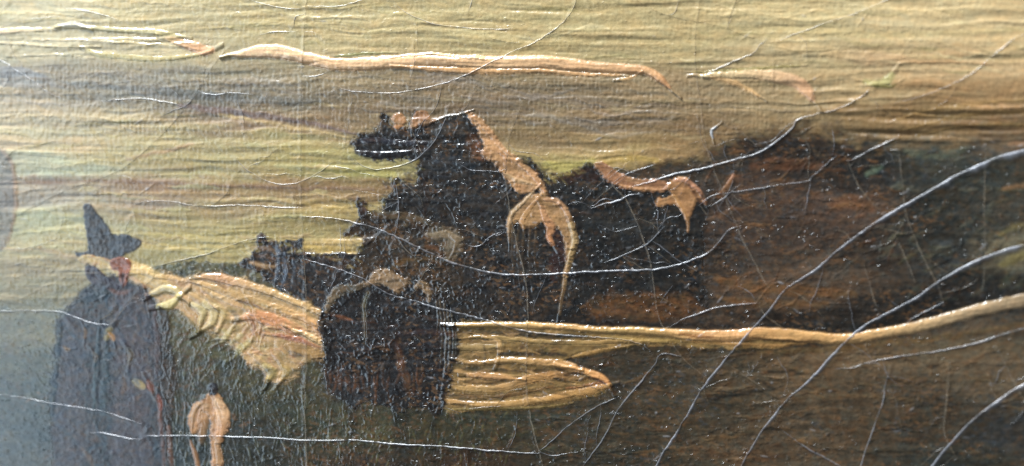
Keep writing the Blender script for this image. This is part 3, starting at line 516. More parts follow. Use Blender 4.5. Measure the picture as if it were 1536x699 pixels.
for pts, w, c in [([(590,400),(604,392),(624,388)],[4,8,4],(96,74,38)), ([(620,398),(640,388),(660,392)],[3,6,3],(84,64,34)), ([(540,352),(560,344),(580,350)],[8,12,8],(46,38,32)), ([(640,368),(654,372),(662,384)],[5,8,4],(96,66,42)), ([(600,300),(618,304),(640,302)],[5,10,5],(26,26,28))]:
    stroke(pts, w, [c, c], h=.5, op=.7, soft=2.5)

dabs([(540,330),(620,330),(680,380),(680,450),(600,430),(540,420)], [(92,74,48),(30,27,25),(76,58,38),(54,48,42),(20,19,19)], 60, 24, L=(6, 22), wd=(2, 5.5), op=.5, ang=(.3, .7), h=.7, soft=1.8)
# ------------------------------------------------------------------ ochre water and the long pale bank
wat = patch([(676,486),(760,484),(860,488),(960,494),(1060,498),(1160,504),(1200,510),(1160,522),(1060,522),(985,518),(930,522),(880,528),(846,542),(874,556),(902,570),(918,578),(906,590),(876,598),(850,606),(790,612),(720,616),(664,614),(668,560)], [(112,88,46),(136,106,56),(92,74,40)], 'painted_water', T, edge=2.4, soft=2, h=.6, strk=.4, mat='impasto', label='ochre water with streaks of light')
for pts, w, cols, h in [
  ([(686,508),(720,506),(760,508),(820,513),(880,514),(940,512),(990,513)], [4,6,7,8,8,6,3], [(160,128,74),(164,132,74),(176,142,82),(170,134,76),(156,122,68)], 1.3),
  ([(684,520),(720,522),(742,520)], [10,14,8], [(150,122,72),(160,130,78),(164,134,80)], .8),
  ([(736,508),(748,512),(750,528),(746,542)], [4,6,8,6], [(196,158,100),(186,148,92),(178,140,86)], 1.4),
  ([(860,535),(880,530),(910,524),(950,518)], [3,7,6,3], [(180,138,74),(172,130,70),(140,110,60)], 1.1),
  ([(688,540),(720,545),(760,540),(800,543),(840,545),(862,550)], [5,9,9,11,12,8], [(176,138,82),(172,132,76),(190,148,88),(200,152,90),(204,152,88)], 1.9),
  ([(846,550),(872,557),(894,563),(908,572),(914,580)], [9,11,11,10,5], [(206,154,90),(204,148,86),(200,142,82),(178,112,66)], 2.3),
  ([(702,562),(724,563),(750,565),(776,568)], [6,11,10,4], [(200,150,92),(204,150,94),(186,140,82)], 1.7),
  ([(672,582),(710,584),(750,582),(790,570),(830,562),(860,566),(884,566)], [10,13,12,14,12,10,6], [(166,132,76),(170,134,78),(180,136,78),(176,128,70),(170,122,66),(182,132,72)], 1.3),
  ([(690,592),(730,596),(780,590),(830,580)], [4,7,7,3], [(110,82,44),(116,84,44)], .5),
  ([(668,600),(710,606),(760,606),(810,600),(850,592),(884,586),(914,578)], [6,9,10,11,12,13,6], [(190,146,84),(196,152,88),(192,148,84),(186,140,76),(196,146,80),(204,152,88)], 1.6),
  ([(850,582),(880,578),(904,574)], [3,5,3], [(150,98,54),(160,106,60)], .6),
  ([(666,614),(720,613),(790,612),(850,606)], [3,5,5,3], [(132,112,62),(142,116,62)], .7)]:
    stroke(pts, w, cols, h=h, part='brush_stroke', parent=wat, level=2, mat='impasto', bris=.5)
for pts, w, c, o in [([(690,498),(760,500),(820,504),(880,504)],[3,7,8,4],(52,42,26),.8), ([(748,532),(790,530),(850,532)],[5,8,4],(46,38,26),.8), ([(848,562),(868,560),(886,567)],[4,6,3],(48,34,22),.85), ([(700,572),(740,574),(760,570)],[4,6,3],(84,64,36),.7), ([(690,552),(730,555),(760,556)],[3,6,4],(74,60,36),.7), ([(676,592),(690,596),(704,598)],[6,9,5],(78,62,38),.7), ([(770,555),(810,556),(846,554)],[3,7,4],(84,60,34),.7), ([(726,518),(728,530),(727,544)],[3,4,3],(92,74,44),.7), ([(890,566),(902,572),(908,576)],[3,6,3],(104,60,36),.8)]:
    stroke(pts, w, [c, c], h=.1, op=o, soft=2)
imp = impasto([(684,487),(740,487),(800,488),(860,491),(910,495),(960,496),(1010,500),(1060,504),(1100,504),(1140,500),(1190,503),(1235,507),(1272,508),(1315,501),(1365,492),(1415,480),(1465,466),(1536,450),(1620,428),(1720,404),(1980,340)], [6,8,10,9,9,11,15,18,19,18,17,15,15,16,17,18,20,24,27,28], [(190,152,88),(206,164,98),(208,162,98),(190,154,90),(204,160,96),(218,164,104),(212,156,92),(216,164,98),(212,162,98),(216,170,110),(212,174,122),(190,160,120),(160,136,104),(140,118,90),(140,118,90)], 2.9, label='long pale ochre band of thick paint', bris=.4)
for pts, w, c in [([(1040,512),(1100,516),(1160,518),(1210,514)],[4,6,6,3],(168,124,66)), ([(1130,506),(1180,511),(1230,511)],[2,3,2],(98,64,36)), ([(1020,500),(1050,505),(1070,505)],[3,6,3],(156,102,52)), ([(900,505),(960,509),(1020,512)],[4,7,4],(164,132,70))]:
    stroke(pts, w, [c, c], h=.6, op=.85, part='brush_stroke', parent=wat, level=2, mat='impasto')

dabs([(676,490),(960,498),(850,540),(910,578),(850,602),(670,610)], [(96,74,40),(184,142,82),(146,108,58),(206,160,100),(118,92,52),(70,54,32)], 110, 29, L=(10, 46), wd=(2.5, 6), op=.5, ang=(.02, .12), h=.9, soft=2)
# ------------------------------------------------------------------ the cow seen from behind, nearest
cc_ = patch([(478,486),(482,474),(490,452),(498,434),(516,426),(538,424),(550,416),(566,405),(580,402),(596,408),(612,418),(634,422),(648,432),(664,444),(676,460),(684,482),(687,520),(684,548),(676,568),(670,592),(664,615),(650,622),(632,612),(616,612),(606,622),(592,622),(584,612),(560,606),(540,610),(528,614),(516,604),(500,594),(488,578),(484,552),(484,520)], [(27,25,25),(36,31,29),(24,23,24),(42,34,28)], 'painted_cow', T, edge=3.0, soft=4, rag=4.2, h=.5, grain=.4, pim=1.2, strk=.3, mat='glaze', label='black cow seen from behind, nearest of the herd')
patch([(498,436),(514,428),(538,425),(546,420),(548,428),(536,436),(518,440),(506,448),(496,462),(490,470),(490,452)], [(104,86,62),(122,98,68),(88,76,58)], 'haunch', cc_, 2, edge=1.6, soft=2, h=1.0, op=.9, mat='impasto')
patch([(548,424),(556,412),(570,404),(584,404),(600,414),(616,424),(608,430),(598,440),(584,434),(566,426),(552,430)], [(126,100,70),(144,116,84),(108,86,60)], 'back_highlight', cc_, 2, edge=2.4, soft=3, rag=3.5, h=1.1, mat='impasto')
patch([(620,430),(630,422),(642,426),(647,440),(643,456),(640,444),(634,434),(626,436)], [(134,108,76),(112,88,60)], 'haunch', cc_, 2, edge=1.3, soft=1.6, h=1.0, mat='impasto')
stroke([(552,440),(546,460),(548,490),(547,520)], [6,6,5,2], [(98,88,64),(116,106,78),(98,86,62),(70,60,44)], h=.6, part='tail', parent=cc_, level=2, soft=2.6, op=.7, keep=.3, mat='impasto')
for x0, y0, y1, c in [(660,450,545,(92,80,62)),(666,456,560,(104,90,70)),(672,464,556,(110,98,80)),(678,470,540,(96,88,74)),(682,484,530,(90,84,74)),(655,452,500,(78,66,50))]:
    stroke([(x0, y0), (x0+3, (y0+y1)/2), (x0+1, y1)], [1.8, 3.2, 1.4], [c, c], h=.6, op=.85, soft=1.5)
r3 = np.random.RandomState(5)
for x0 in list(range(490, 546, 6))+list(range(552, 592, 8))+list(range(598, 640, 7)):
    y0 = r3.uniform(548, 566); L = r3.uniform(14, 40); c = [(104,66,36),(122,78,42),(88,58,34)][r3.randint(3)]
    stroke([(x0, y0), (x0+r3.uniform(-2, 3), y0+L*.5), (x0+r3.uniform(-3, 4), y0+L)], [2, r3.uniform(2.5, 5), 1.5], [c, c], h=.4, op=.5, soft=2.2, edge=3)
for pts_, w_ in [([(600,612),(602,650),(600,700),(602,760)], [26,24,24,24]), ([(528,606),(530,630),(528,660)], [18,16,8]), ([(656,612),(652,630),(650,650)], [14,10,5])]:
    stroke(pts_, w_, [(30,27,24),(38,34,26),(44,38,28)], h=.3, op=.62, soft=5, edge=4)
stroke([(596,516),(602,545),(610,575),(616,592)], [6,12,10,5], [(110,66,40),(106,68,42),(98,66,40),(86,60,38)], h=.4, op=.55, soft=3.5)
stroke([(498,474),(514,476),(528,480)], [3,5,3], [(122,76,44),(116,72,44)], h=.8, op=.8)
stroke([(600,500),(640,498),(680,502)], [8,10,8], [(48,30,26),(54,34,28)], h=.2, op=.7, soft=3)
stroke([(560,520),(620,518),(676,522)], [5,8,5], [(48,34,30),(44,30,26)], h=.5, op=.5, soft=3)
dabs([(490,470),(560,440),(660,450),(680,520),(660,600),(500,580)], [(18,17,18),(60,60,66),(84,54,34),(34,30,30),(50,44,42)], 90, 25, L=(8, 34), wd=(2, 5), op=.5, ang=(.03, .25), h=.9, soft=1.8)
for yy in (462, 490, 516, 536, 556):
    stroke([(492, yy), (560, yy+3), (640, yy-1), (680, yy+2)], [4, 6, 6, 4], [(40,36,38),(34,31,32),(40,35,33)], h=1.0, op=.45, soft=3, edge=2.5)

r6 = np.random.RandomState(31)
for ring, cols in [([(527,212),(560,196),(584,186),(640,184),(700,167)], [(40,36,34),(120,100,70)]), ([(622,244),(624,262),(606,270),(584,276),(574,300),(560,316),(534,300),(520,350),(540,370),(528,400),(500,382),(462,380),(400,362),(384,380)], [(44,38,34),(150,132,76),(62,50,38)]),
   ([(786,240),(810,252),(826,268),(850,260),(888,248)], [(46,38,32),(150,130,74)]), ([(1056,292),(1062,330),(1056,400),(1060,460)], [(66,48,34),(42,36,30)]), ([(482,476),(484,540),(496,590),(530,610),(590,616),(650,618),(668,590),(684,548),(686,490)], [(46,40,32),(74,66,42),(34,30,28)]),
   ([(101,460),(86,490),(80,550),(75,620),(78,700)], [(60,72,74),(84,88,78),(50,56,64)]), ([(1000,244),(1060,232),(1110,206),(1190,190),(1260,200),(1330,212)], [(84,68,44),(120,98,62),(56,46,34)])]:
    q_ = spline(ring, False, 10)
    for i in range(len(q_)):
        x, y = q_[i]+r6.normal(0, 3.2, 2); a_ = r6.normal(.05, .5); L_ = r6.uniform(3, 8); c_ = cols[r6.randint(len(cols))]
        stroke([(x-L_*math.cos(a_), y-L_*math.sin(a_)), (x, y), (x+L_*math.cos(a_), y+L_*math.sin(a_))], [1.5, r6.uniform(2.5, 5.5), 1.2], [c_, c_], h=.4, op=r6.uniform(.3, .65), soft=2, edge=3, bris=.2)
# ------------------------------------------------------------------ specks of dust and fibre caught in the varnish
r4 = np.random.RandomState(8)
for i in range(120):
    x, y = r4.uniform(-60, 1590), r4.uniform(-30, 730); L = r4.uniform(1, 5); a = r4.normal(-.1, .5)
    g = r4.uniform(.5, 1.0)
    stroke([(x-L, y-L*a), (x, y), (x+L, y+L*a)], [1.4, r4.uniform(2, 3.6), 1.2], [(150*g+50, 150*g+52, 150*g+60)]*2, h=1.5, op=r4.uniform(.2, .45), soft=1.1, edge=1, bris=0)
stroke([(1074,190),(1067,196),(1069,207)], [2,4,2], [(190,196,204),(184,190,198)], h=1.8, op=.9, soft=1.2, part='dust_fleck', parent=T)
# ------------------------------------------------------------------ all pigment: fine mottling, uneven grinding, slight yellowing
dark_ = 1-sst(.02, .16, C.mean(-1))
mott = .55*fbm(X/5.5, Y/4.2, 46, 3)+.45*fbm(X/13, Y/7, 49, 3)
mott_h = fbm(X/9, Y/6, 52, 3)
C *= (1+(.20+.55*dark_)*mott)[..., None]
wsp = sst(.10, .55, fbm(X/6.5, Y/4.0, 56, 3))*sst(-.35, .45, fbm(X/55, Y/40, 59, 2))*dark_*.78
wcol = lin((100, 74, 48))*sst(180, 330, X)[..., None]+lin((74, 70, 68))*(1-sst(180, 330, X))[..., None]
C = C*(1-wsp[..., None])+wcol*wsp[..., None]
bsp = sst(.18, .60, fbm(X/7.5, Y/4.5, 30, 3))*sst(-.2, .5, fbm(X/60, Y/45, 37, 2))*dark_*.5
C = C*(1-bsp[..., None])+lin((72, 74, 78))*bsp[..., None]
C *= 1+((.06+.28*dark_)*mott_h)[..., None]*np.array([1, .1, -.8], np.float32)
lum_ = (C*np.array([.25, .60, .15], np.float32)).sum(-1, keepdims=True)
C = ((lum_*.08+C*.92)*np.array([1.07, 1.0, .92], np.float32)).astype(np.float32)

# ------------------------------------------------------------------ age: network of cracks, edges cupped up
CR = []
def crack(pts, w, h, kind='ridge'): CR.append((pts, np.atleast_1d(w).astype(float), h, kind))
crack([(1950,150),(1720,190),(1620,212),(1536,228),(1490,240),(1440,262),(1400,285),(1345,316),(1300,345),(1260,375),(1225,405),(1180,435),(1150,468),(1115,510),(1085,545),(1060,575),(1030,625),(1000,672),(985,699),(940,780)], [18,17,15,12,9,7,5.5,5,5,5], 2.6)
crack([(1950,290),(1720,330),(1620,352),(1536,370),(1500,380),(1450,400),(1400,430),(1370,450),(1330,470),(1290,492),(1262,518),(1240,540),(1210,575),(1180,602),(1140,652),(1112,699),(1070,770)], [17,16,13,10,8,6,5,5,5], 2.4)
crack([(1950,420),(1720,500),(1620,540),(1536,578),(1500,600),(1470,622),(1445,645),(1420,672),(1405,690),(1340,780)], [20,19,17,12,7,5], 2.6)
crack([(455,325),(490,327),(520,331),(560,342),(600,358),(650,382),(690,398),(740,410),(790,413),(850,410),(910,407),(975,405),(985,404),(1010,400),(1040,390),(1065,378),(1080,362),(1095,345),(1112,338)], [3,4.5,5.5,5,5,5,4], 1.7)
crack([(455,388),(500,401),(545,418),(580,440),(620,452),(680,468),(740,483),(790,497),(860,504),(930,509),(958,515),(975,525)], [2.5,3.5,4.5,5,4,2], 1.4)
crack([(215,654),(290,654),(400,657),(455,661),(520,661),(545,662),(600,667),(680,671),(740,676),(800,680),(812,676)], [3,3.6,4,4.4,4,3], 1.6)
crack([(-150,470),(0,467),(80,467),(110,475),(140,485),(165,487),(172,482)], [3,3.5,4,2.5], 1.2)
crack([(165,487),(180,470),(198,448),(215,430),(230,418),(232,402)], [2], .8, 'hair')
crack([(-150,570),(0,592),(50,600),(75,605),(140,615),(170,622),(215,637)], [2.5,3,3.4,2.4], 1.2)
crack([(135,648),(160,650),(190,657),(212,660),(220,650),(222,640)], [2,3.4,2], 1.2)
crack([(868,-60),(864,0),(850,28),(830,45),(800,65),(765,80),(735,95),(700,112),(672,124),(640,132),(600,139),(560,140),(525,137),(503,128)], [2.5,3,3,3.6,3.6,2.5], 1.1)
crack([(584,-5),(600,12),(626,27),(660,38),(700,42),(735,44),(770,42)], [1.6,3,2.6], .9)
crack([(920,-20),(980,14),(1015,26),(1070,37),(1110,50),(1150,65)], [2], .7, 'hair')
crack([(1052,-60),(1050,0),(1045,40),(1043,90),(1050,150),(1056,200),(1062,228),(1075,265),(1090,300),(1110,350),(1135,400),(1162,446)], [2.2,2.4,3.4,3.6,3.2], .9, 'hair')
crack([(784,150),(776,175),(765,205),(762,225),(758,260),(763,300),(770,340),(782,390),(790,430),(792,480),(790,530),(790,580),(795,620),(804,660),(814,699),(830,760)], [2.2,2.4,3,3,2.8], .9, 'hair')
crack([(806,165),(840,198),(880,235),(905,262),(925,284),(940,300),(960,345),(975,390),(982,440),(988,475),(1003,505),(1020,532),(1040,552),(1062,568)], [2,2.2,3,3,2.6,2], .9, 'hair')
crack([(464,-60),(460,0),(456,60),(453,120),(452,190),(452,300),(457,400),(460,470),(460,540),(457,590),(458,640),(461,699),(462,780)], [2,2,2.4,2.6,2.6], .9, 'hair')
crack([(1150,58),(1140,68),(1130,80),(1100,92),(1070,106),(1052,117)], [2,3,4,2], 1.0)
crack([(1168,62),(1190,52),(1230,38),(1280,22),(1330,0),(1400,-40)], [1.6,3,3,2], .9)
crack([(1700,10),(1600,30),(1536,52),(1510,66),(1480,92),(1450,115),(1410,135),(1370,148),(1340,155)], [2.6,2.6,2.6,2.4,2], .8)
crack([(1312,128),(1290,146),(1260,162),(1225,172),(1195,180),(1188,192),(1165,212),(1138,230),(1100,241),(1060,252),(1010,262),(975,274),(945,281)], [2,3,4,5,5.4,5,4], 1.6)
crack([(985,246),(966,253),(948,259),(932,266),(920,273)], [2,4.4,4,2], 1.3)
crack([(852,306),(866,303),(878,307),(888,313),(905,307),(930,300),(945,293),(966,291)], [2,3,4.4,3], 1.3)
crack([(1348,205),(1330,214),(1306,226),(1288,236),(1270,242)], [2,5,4.4,2], 1.4)
crack([(905,394),(930,386),(950,377),(970,367),(985,352),(998,338)], [2.4,4,3.4,2], 1.1)
crack([(1048,308),(1068,294),(1090,290),(1130,284),(1175,277),(1212,272),(1218,266),(1238,248),(1256,231)], [2,3,3,3,2], 1.0)
crack([(1004,492),(1022,481),(1040,474),(1060,466),(1085,460),(1120,456),(1142,455)], [2,4,4,3], 1.2)
crack([(808,677),(830,660),(850,642),(880,620),(905,605),(930,594)], [3,4,4,2], 1.2)
crack([(872,703),(895,672),(910,650),(925,620),(945,592),(965,568),(982,548),(990,533),(1006,531),(1024,534)], [3,4,5,3.6,2.6], 1.1)
crack([(1088,544),(1108,558),(1130,572),(1152,588),(1176,602)], [2,3.4,3,2], .9, 'hair')
crack([(1170,642),(1195,662),(1225,680),(1256,697),(1300,730)], [2.4,3.6,3.6], 1.0)
crack([(1252,553),(1275,552),(1300,545),(1340,536),(1400,528),(1460,516),(1500,504),(1536,494),(1640,468)], [2,3.6,3.6,5,6,6], 1.3)
crack([(1336,548),(1328,580),(1322,612),(1308,650),(1292,699),(1280,760)], [2.4,4,4,4], .9)
crack([(1426,545),(1421,590),(1416,640),(1422,664),(1436,690)], [2.4,3.6,3.6,3], .9, 'hair')
crack([(1488,505),(1500,530),(1518,566),(1536,598),(1580,660)], [2,4,5], 1.0, 'hair')
crack([(1349,225),(1354,280),(1362,330),(1385,385),(1405,425),(1418,462)], [2.6,3,3.4,3], .9, 'hair')
crack([(1480,216),(1476,300),(1478,380),(1474,440)], [3], .6, 'hair')
crack([(1342,352),(1358,385),(1374,425)], [2,3.6,2], .9, 'hair')
crack([(1296,396),(1306,430),(1318,470)], [2,3.6,2], .8, 'hair')
crack([(1182,436),(1200,442),(1222,462),(1240,480)], [2.4,2.6,2], .8, 'hair')
crack([(1208,320),(1212,292),(1218,266)], [2,3,2], .9)
crack([(1268,232),(1280,262),(1296,290),(1322,318)], [2.4,3,2], .9, 'hair')
crack([(1248,232),(1252,215),(1246,185)], [2,3,2], .9)
crack([(232,400),(262,393),(290,386),(320,378),(345,369),(380,359),(404,354)], [4,4.4,3,3,3.4,2.6], 1.2)
crack([(198,308),(215,303),(240,302),(270,305),(295,310),(340,308),(380,309),(454,312)], [2,3,2.6,3], .9)
crack([(350,232),(360,244),(378,260),(400,272),(422,277),(445,275),(470,264),(488,252),(500,242)], [1.6,2.4,3,3.4,3,2], 1.0)
crack([(528,236),(538,245),(552,252),(568,255),(592,251),(615,244),(632,234),(650,215),(662,195),(670,174),(673,160)], [1.6,3,4,4.4,3.6,2.4], 1.3)
crack([(115,172),(130,188),(150,215),(165,242),(178,268),(188,285),(200,310),(206,345)], [1.8], .7, 'hair')
crack([(345,70),(330,85),(310,115),(280,158),(240,205),(195,245),(165,262),(130,275),(100,285),(50,310),(0,335),(-120,380)], [1.8,2,2,2], .7, 'hair')
crack([(-120,40),(0,90),(20,103),(45,118),(75,140),(103,152)], [2,2.6,3,2], .9)
crack([(150,152),(180,149),(215,148),(245,152),(276,158)], [1.6,3,2.6], .9)
crack([(296,135),(305,139),(325,142),(350,140),(380,142)], [2,3.4,2], 1.0)
crack([(-100,215),(0,249),(24,262),(45,276),(68,298),(82,306)], [2], .7, 'hair')
crack([(-120,400),(0,376),(40,372),(70,364),(92,354)], [2], .7)
crack([(100,12),(125,15),(150,21),(178,30)], [2,3,2], .9)
crack([(-60,62),(0,42),(30,32),(60,27),(92,24)], [1.8,2.4,2], .8)
crack([(372,-2),(395,6),(425,12),(450,13)], [2,3,2], .9)
crack([(462,9),(485,10),(505,10),(528,5),(548,-3)], [2,3,3], .9)
crack([(390,52),(405,48),(425,47),(445,48)], [1.6,3,2], .9)
crack([(456,47),(468,48),(480,54),(490,62)], [1.6,2.4,1.6], .8)
crack([(452,114),(470,114),(484,111),(496,104)], [1.6,2.4,1.6], .8)
crack([(592,268),(596,290),(599,318),(594,350),(586,376)], [2,3,3,2], .9)
crack([(697,366),(710,370),(722,368),(734,356),(754,346)], [2,3.4,3,2], 1.0)
crack([(820,414),(812,434),(804,452),(798,472)], [1.6,2.4,2], .8)
crack([(455,13),(452,8),(446,0)], [1.6,1.6], .6, 'hair')
crack([(1010,428),(1000,440),(990,455)], [1.6,2.4,1.6], .8)
crack([(1062,310),(1085,298),(1112,276)], [2,3.6,2], 1.0)
crack([(700,22),(705,10),(712,-10)], [1.6,3,1.6], .8)
crack([(725,48),(732,66),(745,78),(756,98),(764,116)], [1.6,2,1.6], .7, 'hair')
crack([(626,30),(627,60),(628,84)], [1.4,1.8,1.2], .6, 'hair')
crack([(880,-20),(884,20),(892,44)], [1.6], .6, 'hair')
crack([(528,140),(526,165),(522,190),(516,228)], [1.6,2,1.4], .6)
crack([(408,130),(395,150),(385,160)], [1.4,2,1.4], .7)
crack([(1158,155),(1160,110),(1158,64)], [1.4,2,1.4], .6, 'hair')
crack([(668,610),(680,616),(694,622)], [2,4,2], 1.0)
crack([(704,613),(728,611),(752,608)], [1.6,3,1.6], .9)
crack([(900,570),(886,578),(893,581),(905,578)], [2,3,2], .9)

r5 = np.random.RandomState(21)
main = [c[0] for c in CR if len(c[0]) > 4]
for i in range(240):                                          # fine branches off the main cracks
    p_ = spline(main[r5.randint(len(main))], False, 6); k_ = r5.randint(1, len(p_)-1); b_ = p_[k_]
    if not (420 < b_[0] < 1560 and 120 < b_[1] < 715) and r5.rand() < .75: continue
    t_ = p_[k_]-p_[k_-1]; a_ = math.atan2(t_[1], t_[0])+r5.choice([-1, 1])*r5.uniform(.7, 1.6); L_ = r5.uniform(18, 85); q_ = [tuple(b_)]
    for k2 in range(5):
        a_ += r5.normal(0, .28); q_.append((q_[-1][0]+math.cos(a_)*L_/5, q_[-1][1]+math.sin(a_)*L_/5))
    crack(q_, [r5.uniform(1.6, 2.8), r5.uniform(1.6, 2.4), 1.2], r5.uniform(.7, 1.2), 'hair' if r5.rand() < .5 else 'ridge')

def sample(A, x, y):
    i = np.clip(np.searchsorted(xs, x)-1, 0, NX-2); j = np.clip(np.searchsorted(ys, y)-1, 0, NY-2)
    fx = np.clip((x-xs[i])/(xs[i+1]-xs[i]), 0, 1); fy = np.clip((y-ys[j])/(ys[j+1]-ys[j]), 0, 1)
    if A.ndim == 3: fx = fx[..., None]; fy = fy[..., None]
    return (A[j, i]*(1-fx)+A[j, i+1]*fx)*(1-fy)+(A[j+1, i]*(1-fx)+A[j+1, i+1]*fx)*fy
def smooth_path(pts, step=2.0):
    p = spline(pts, False, 10); s = np.r_[0, np.cumsum(np.hypot(*np.diff(p, axis=0).T))]
    t = np.arange(0, s[-1], step)
    return np.stack([np.interp(t, s, p[:, 0]), np.interp(t, s, p[:, 1])], 1), t
for pts, w, h, kind in CR:                                   # the paint film lifts towards every crack
    p, t = smooth_path(pts, 3.0); ww = np.interp(np.linspace(0, 1, len(p)), np.linspace(0, 1, len(w)), w)
    sg = max(3.0, w.mean()*.9)
    for a in range(0, len(p), 12):
        q = p[a:a+13]
        sl = box(q[:, 0].min()-3*sg, q[:, 0].max()+3*sg, q[:, 1].min()-3*sg, q[:, 1].max()+3*sg)
        x, y = X[sl], Y[sl]
        if x.size == 0: continue
        d2 = np.full(x.shape, 1e9, np.float32)
        for b in q[::1]: d2 = np.minimum(d2, (x-b[0])**2+(y-b[1])**2)
        bump = h*.45*np.exp(-d2/(2*sg*sg))
        # avoid counting the overlap between pieces twice
        if a == 0: pass
        cur = LIFT[sl] if 'LIFT' in globals() else None
        if cur is None:
            LIFT = np.zeros((NY, NX), np.float32); cur = LIFT[sl]
        LIFT[sl] = np.maximum(cur, bump)
HT += LIFT

# ------------------------------------------------------------------ materials
def paint_material(name, rough, coat, bump, spec=.5, fine=9000.0, croug=.22, fleck=.0, attr=True, base=(.3, .25, .2)):
    m = bpy.data.materials.new(name); m.use_nodes = True
    nt = m.node_tree; N = nt.nodes; Lk = nt.links; b = N['Principled BSDF']
    tc = N.new('ShaderNodeTexCoord')
    n1 = N.new('ShaderNodeTexNoise'); n1.inputs['Scale'].default_value = fine; n1.inputs['Detail'].default_value = 3
    n2 = N.new('ShaderNodeTexNoise'); n2.inputs['Scale'].default_value = 900; n2.inputs['Detail'].default_value = 4
    for n in (n1, n2): Lk.new(tc.outputs['Object'], n.inputs['Vector'])
    if attr:
        c = N.new('ShaderNodeAttribute'); c.attribute_name = 'pigment'; src = c.outputs['Color']
    else:
        c = N.new('ShaderNodeRGB'); c.outputs[0].default_value = (*base, 1); src = c.outputs[0]
    mr = N.new('ShaderNodeMapRange'); mr.inputs['To Min'].default_value = .80; mr.inputs['To Max'].default_value = 1.18
    mr.inputs['From Min'].default_value = .3; mr.inputs['From Max'].default_value = .7
    Lk.new(n1.outputs['Fac'], mr.inputs['Value'])
    mx = N.new('ShaderNodeVectorMath'); mx.operation = 'SCALE'; Lk.new(src, mx.inputs[0]); Lk.new(mr.outputs[0], mx.inputs['Scale'])
    Lk.new(mx.outputs[0], b.inputs['Base Color'])
    rr = N.new('ShaderNodeMapRange'); rr.inputs['From Min'].default_value = .3; rr.inputs['From Max'].default_value = .7
    rr.inputs['To Min'].default_value = rough-.06; rr.inputs['To Max'].default_value = rough+.07
    Lk.new(n2.outputs['Fac'], rr.inputs['Value']); Lk.new(rr.outputs[0], b.inputs['Roughness'])
    b.inputs['Specular IOR Level'].default_value = spec
    b.inputs['Coat Weight'].default_value = coat; b.inputs['Coat Roughness'].default_value = croug; b.inputs['Coat IOR'].default_value = 1.5
    bp = N.new('ShaderNodeBump'); bp.inputs['Strength'].default_value = bump; bp.inputs['Distance'].default_value = 4e-5
    Lk.new(n1.outputs['Fac'], bp.inputs['Height'])
    if fleck:                                                  # tiny specks of dust and varnish standing proud
        n3 = N.new('ShaderNodeTexNoise'); n3.inputs['Scale'].default_value = 2100; n3.inputs['Detail'].default_value = 3
        mp = N.new('ShaderNodeMapping'); mp.inputs['Scale'].default_value = (.55, 1, 1.1); mp.inputs['Rotation'].default_value = (0, .12, 0)
        Lk.new(tc.outputs['Object'], mp.inputs['Vector']); Lk.new(mp.outputs[0], n3.inputs['Vector'])
        n4 = N.new('ShaderNodeTexNoise'); n4.inputs['Scale'].default_value = 330; n4.inputs['Detail'].default_value = 2
        Lk.new(tc.outputs['Object'], n4.inputs['Vector'])
        fm = N.new('ShaderNodeMapRange'); fm.inputs['From Min'].default_value = .42; fm.inputs['From Max'].default_value = .68
        fm.inputs['To Min'].default_value = .08; Lk.new(n4.outputs['Fac'], fm.inputs['Value'])
        fr = N.new('ShaderNodeMapRange'); fr.interpolation_type = 'SMOOTHSTEP'; fr.inputs['From Min'].default_value = .58; fr.inputs['From Max'].default_value = .80
        Lk.new(n3.outputs['Fac'], fr.inputs['Value'])
        b2 = N.new('ShaderNodeBump'); b2.inputs['Strength'].default_value = fleck; b2.inputs['Distance'].default_value = 2.2e-4
        ml = N.new('ShaderNodeMath'); ml.operation = 'MULTIPLY'; Lk.new(fr.outputs[0], ml.inputs[0]); Lk.new(fm.outputs[0], ml.inputs[1]); Lk.new(ml.outputs[0], b2.inputs['Height']); Lk.new(bp.outputs[0], b2.inputs['Normal']); bp = b2
    Lk.new(bp.outputs[0], b.inputs['Normal']); Lk.new(bp.outputs[0], b.inputs['Coat Normal'])
    return m
MAT = {'cloth': paint_material('thin_dark_oil_paint', .34, .6, .2, croug=.22, fleck=.22),
       'paint': paint_material('scumbled_oil_paint', .38, .7, .18, croug=.20, fleck=.30),
       'glaze': paint_material('dark_varnished_oil_paint', .28, .8, .15, croug=.13, fleck=.62),
       'impasto': paint_material('impasto_oil_paint', .34, .8, .10, croug=.20, fleck=.12),
       'crack': paint_material('crack_edge', .34, .6, .25, spec=.55, croug=.22),
       'crack_wide': paint_material('cupped_crack_edge', .34, .5, .35, spec=.55, croug=.24),
       'canvas': paint_material('linen_canvas', .85, 0, .6, fine=2500, attr=False, base=(.32, .26, .18))}

# ------------------------------------------------------------------ turn layers into meshes
PXX, PZZ = to_canvas(X, Y)
ZB = float(PZZ.min())-0.004
root = bpy.data.objects.new('oil_painting', None); SC.collection.objects.link(root)
root.location = (0, 0, ZB); root.empty_display_size = .02
root['label'] = 'old cracked oil painting of cattle and a herdsman by water, seen close'
root['category'] = 'painting'
def mesh_obj(name, V, F, colr, mat, parent):
    me = bpy.data.meshes.new(name); V = np.ascontiguousarray(V, np.float32); F = np.ascontiguousarray(F, np.int32)
    me.vertices.add(len(V)); me.vertices.foreach_set('co', V.ravel())
    me.loops.add(F.size); me.loops.foreach_set('vertex_index', F.ravel())
    me.polygons.add(len(F)); me.polygons.foreach_set('loop_start', np.arange(0, F.size, F.shape[1], dtype=np.int32))
    if colr is not None:
        at = me.color_attributes.new('pigment', 'FLOAT_COLOR', 'POINT')
        at.data.foreach_set('color', np.concatenate([np.clip(colr, .002, .9), np.ones((len(colr), 1))], 1).astype(np.float32).ravel())
    me.update(); me.materials.append(mat)
    o = bpy.data.objects.new(name, me); SC.collection.objects.link(o); o.parent = parent
    return o
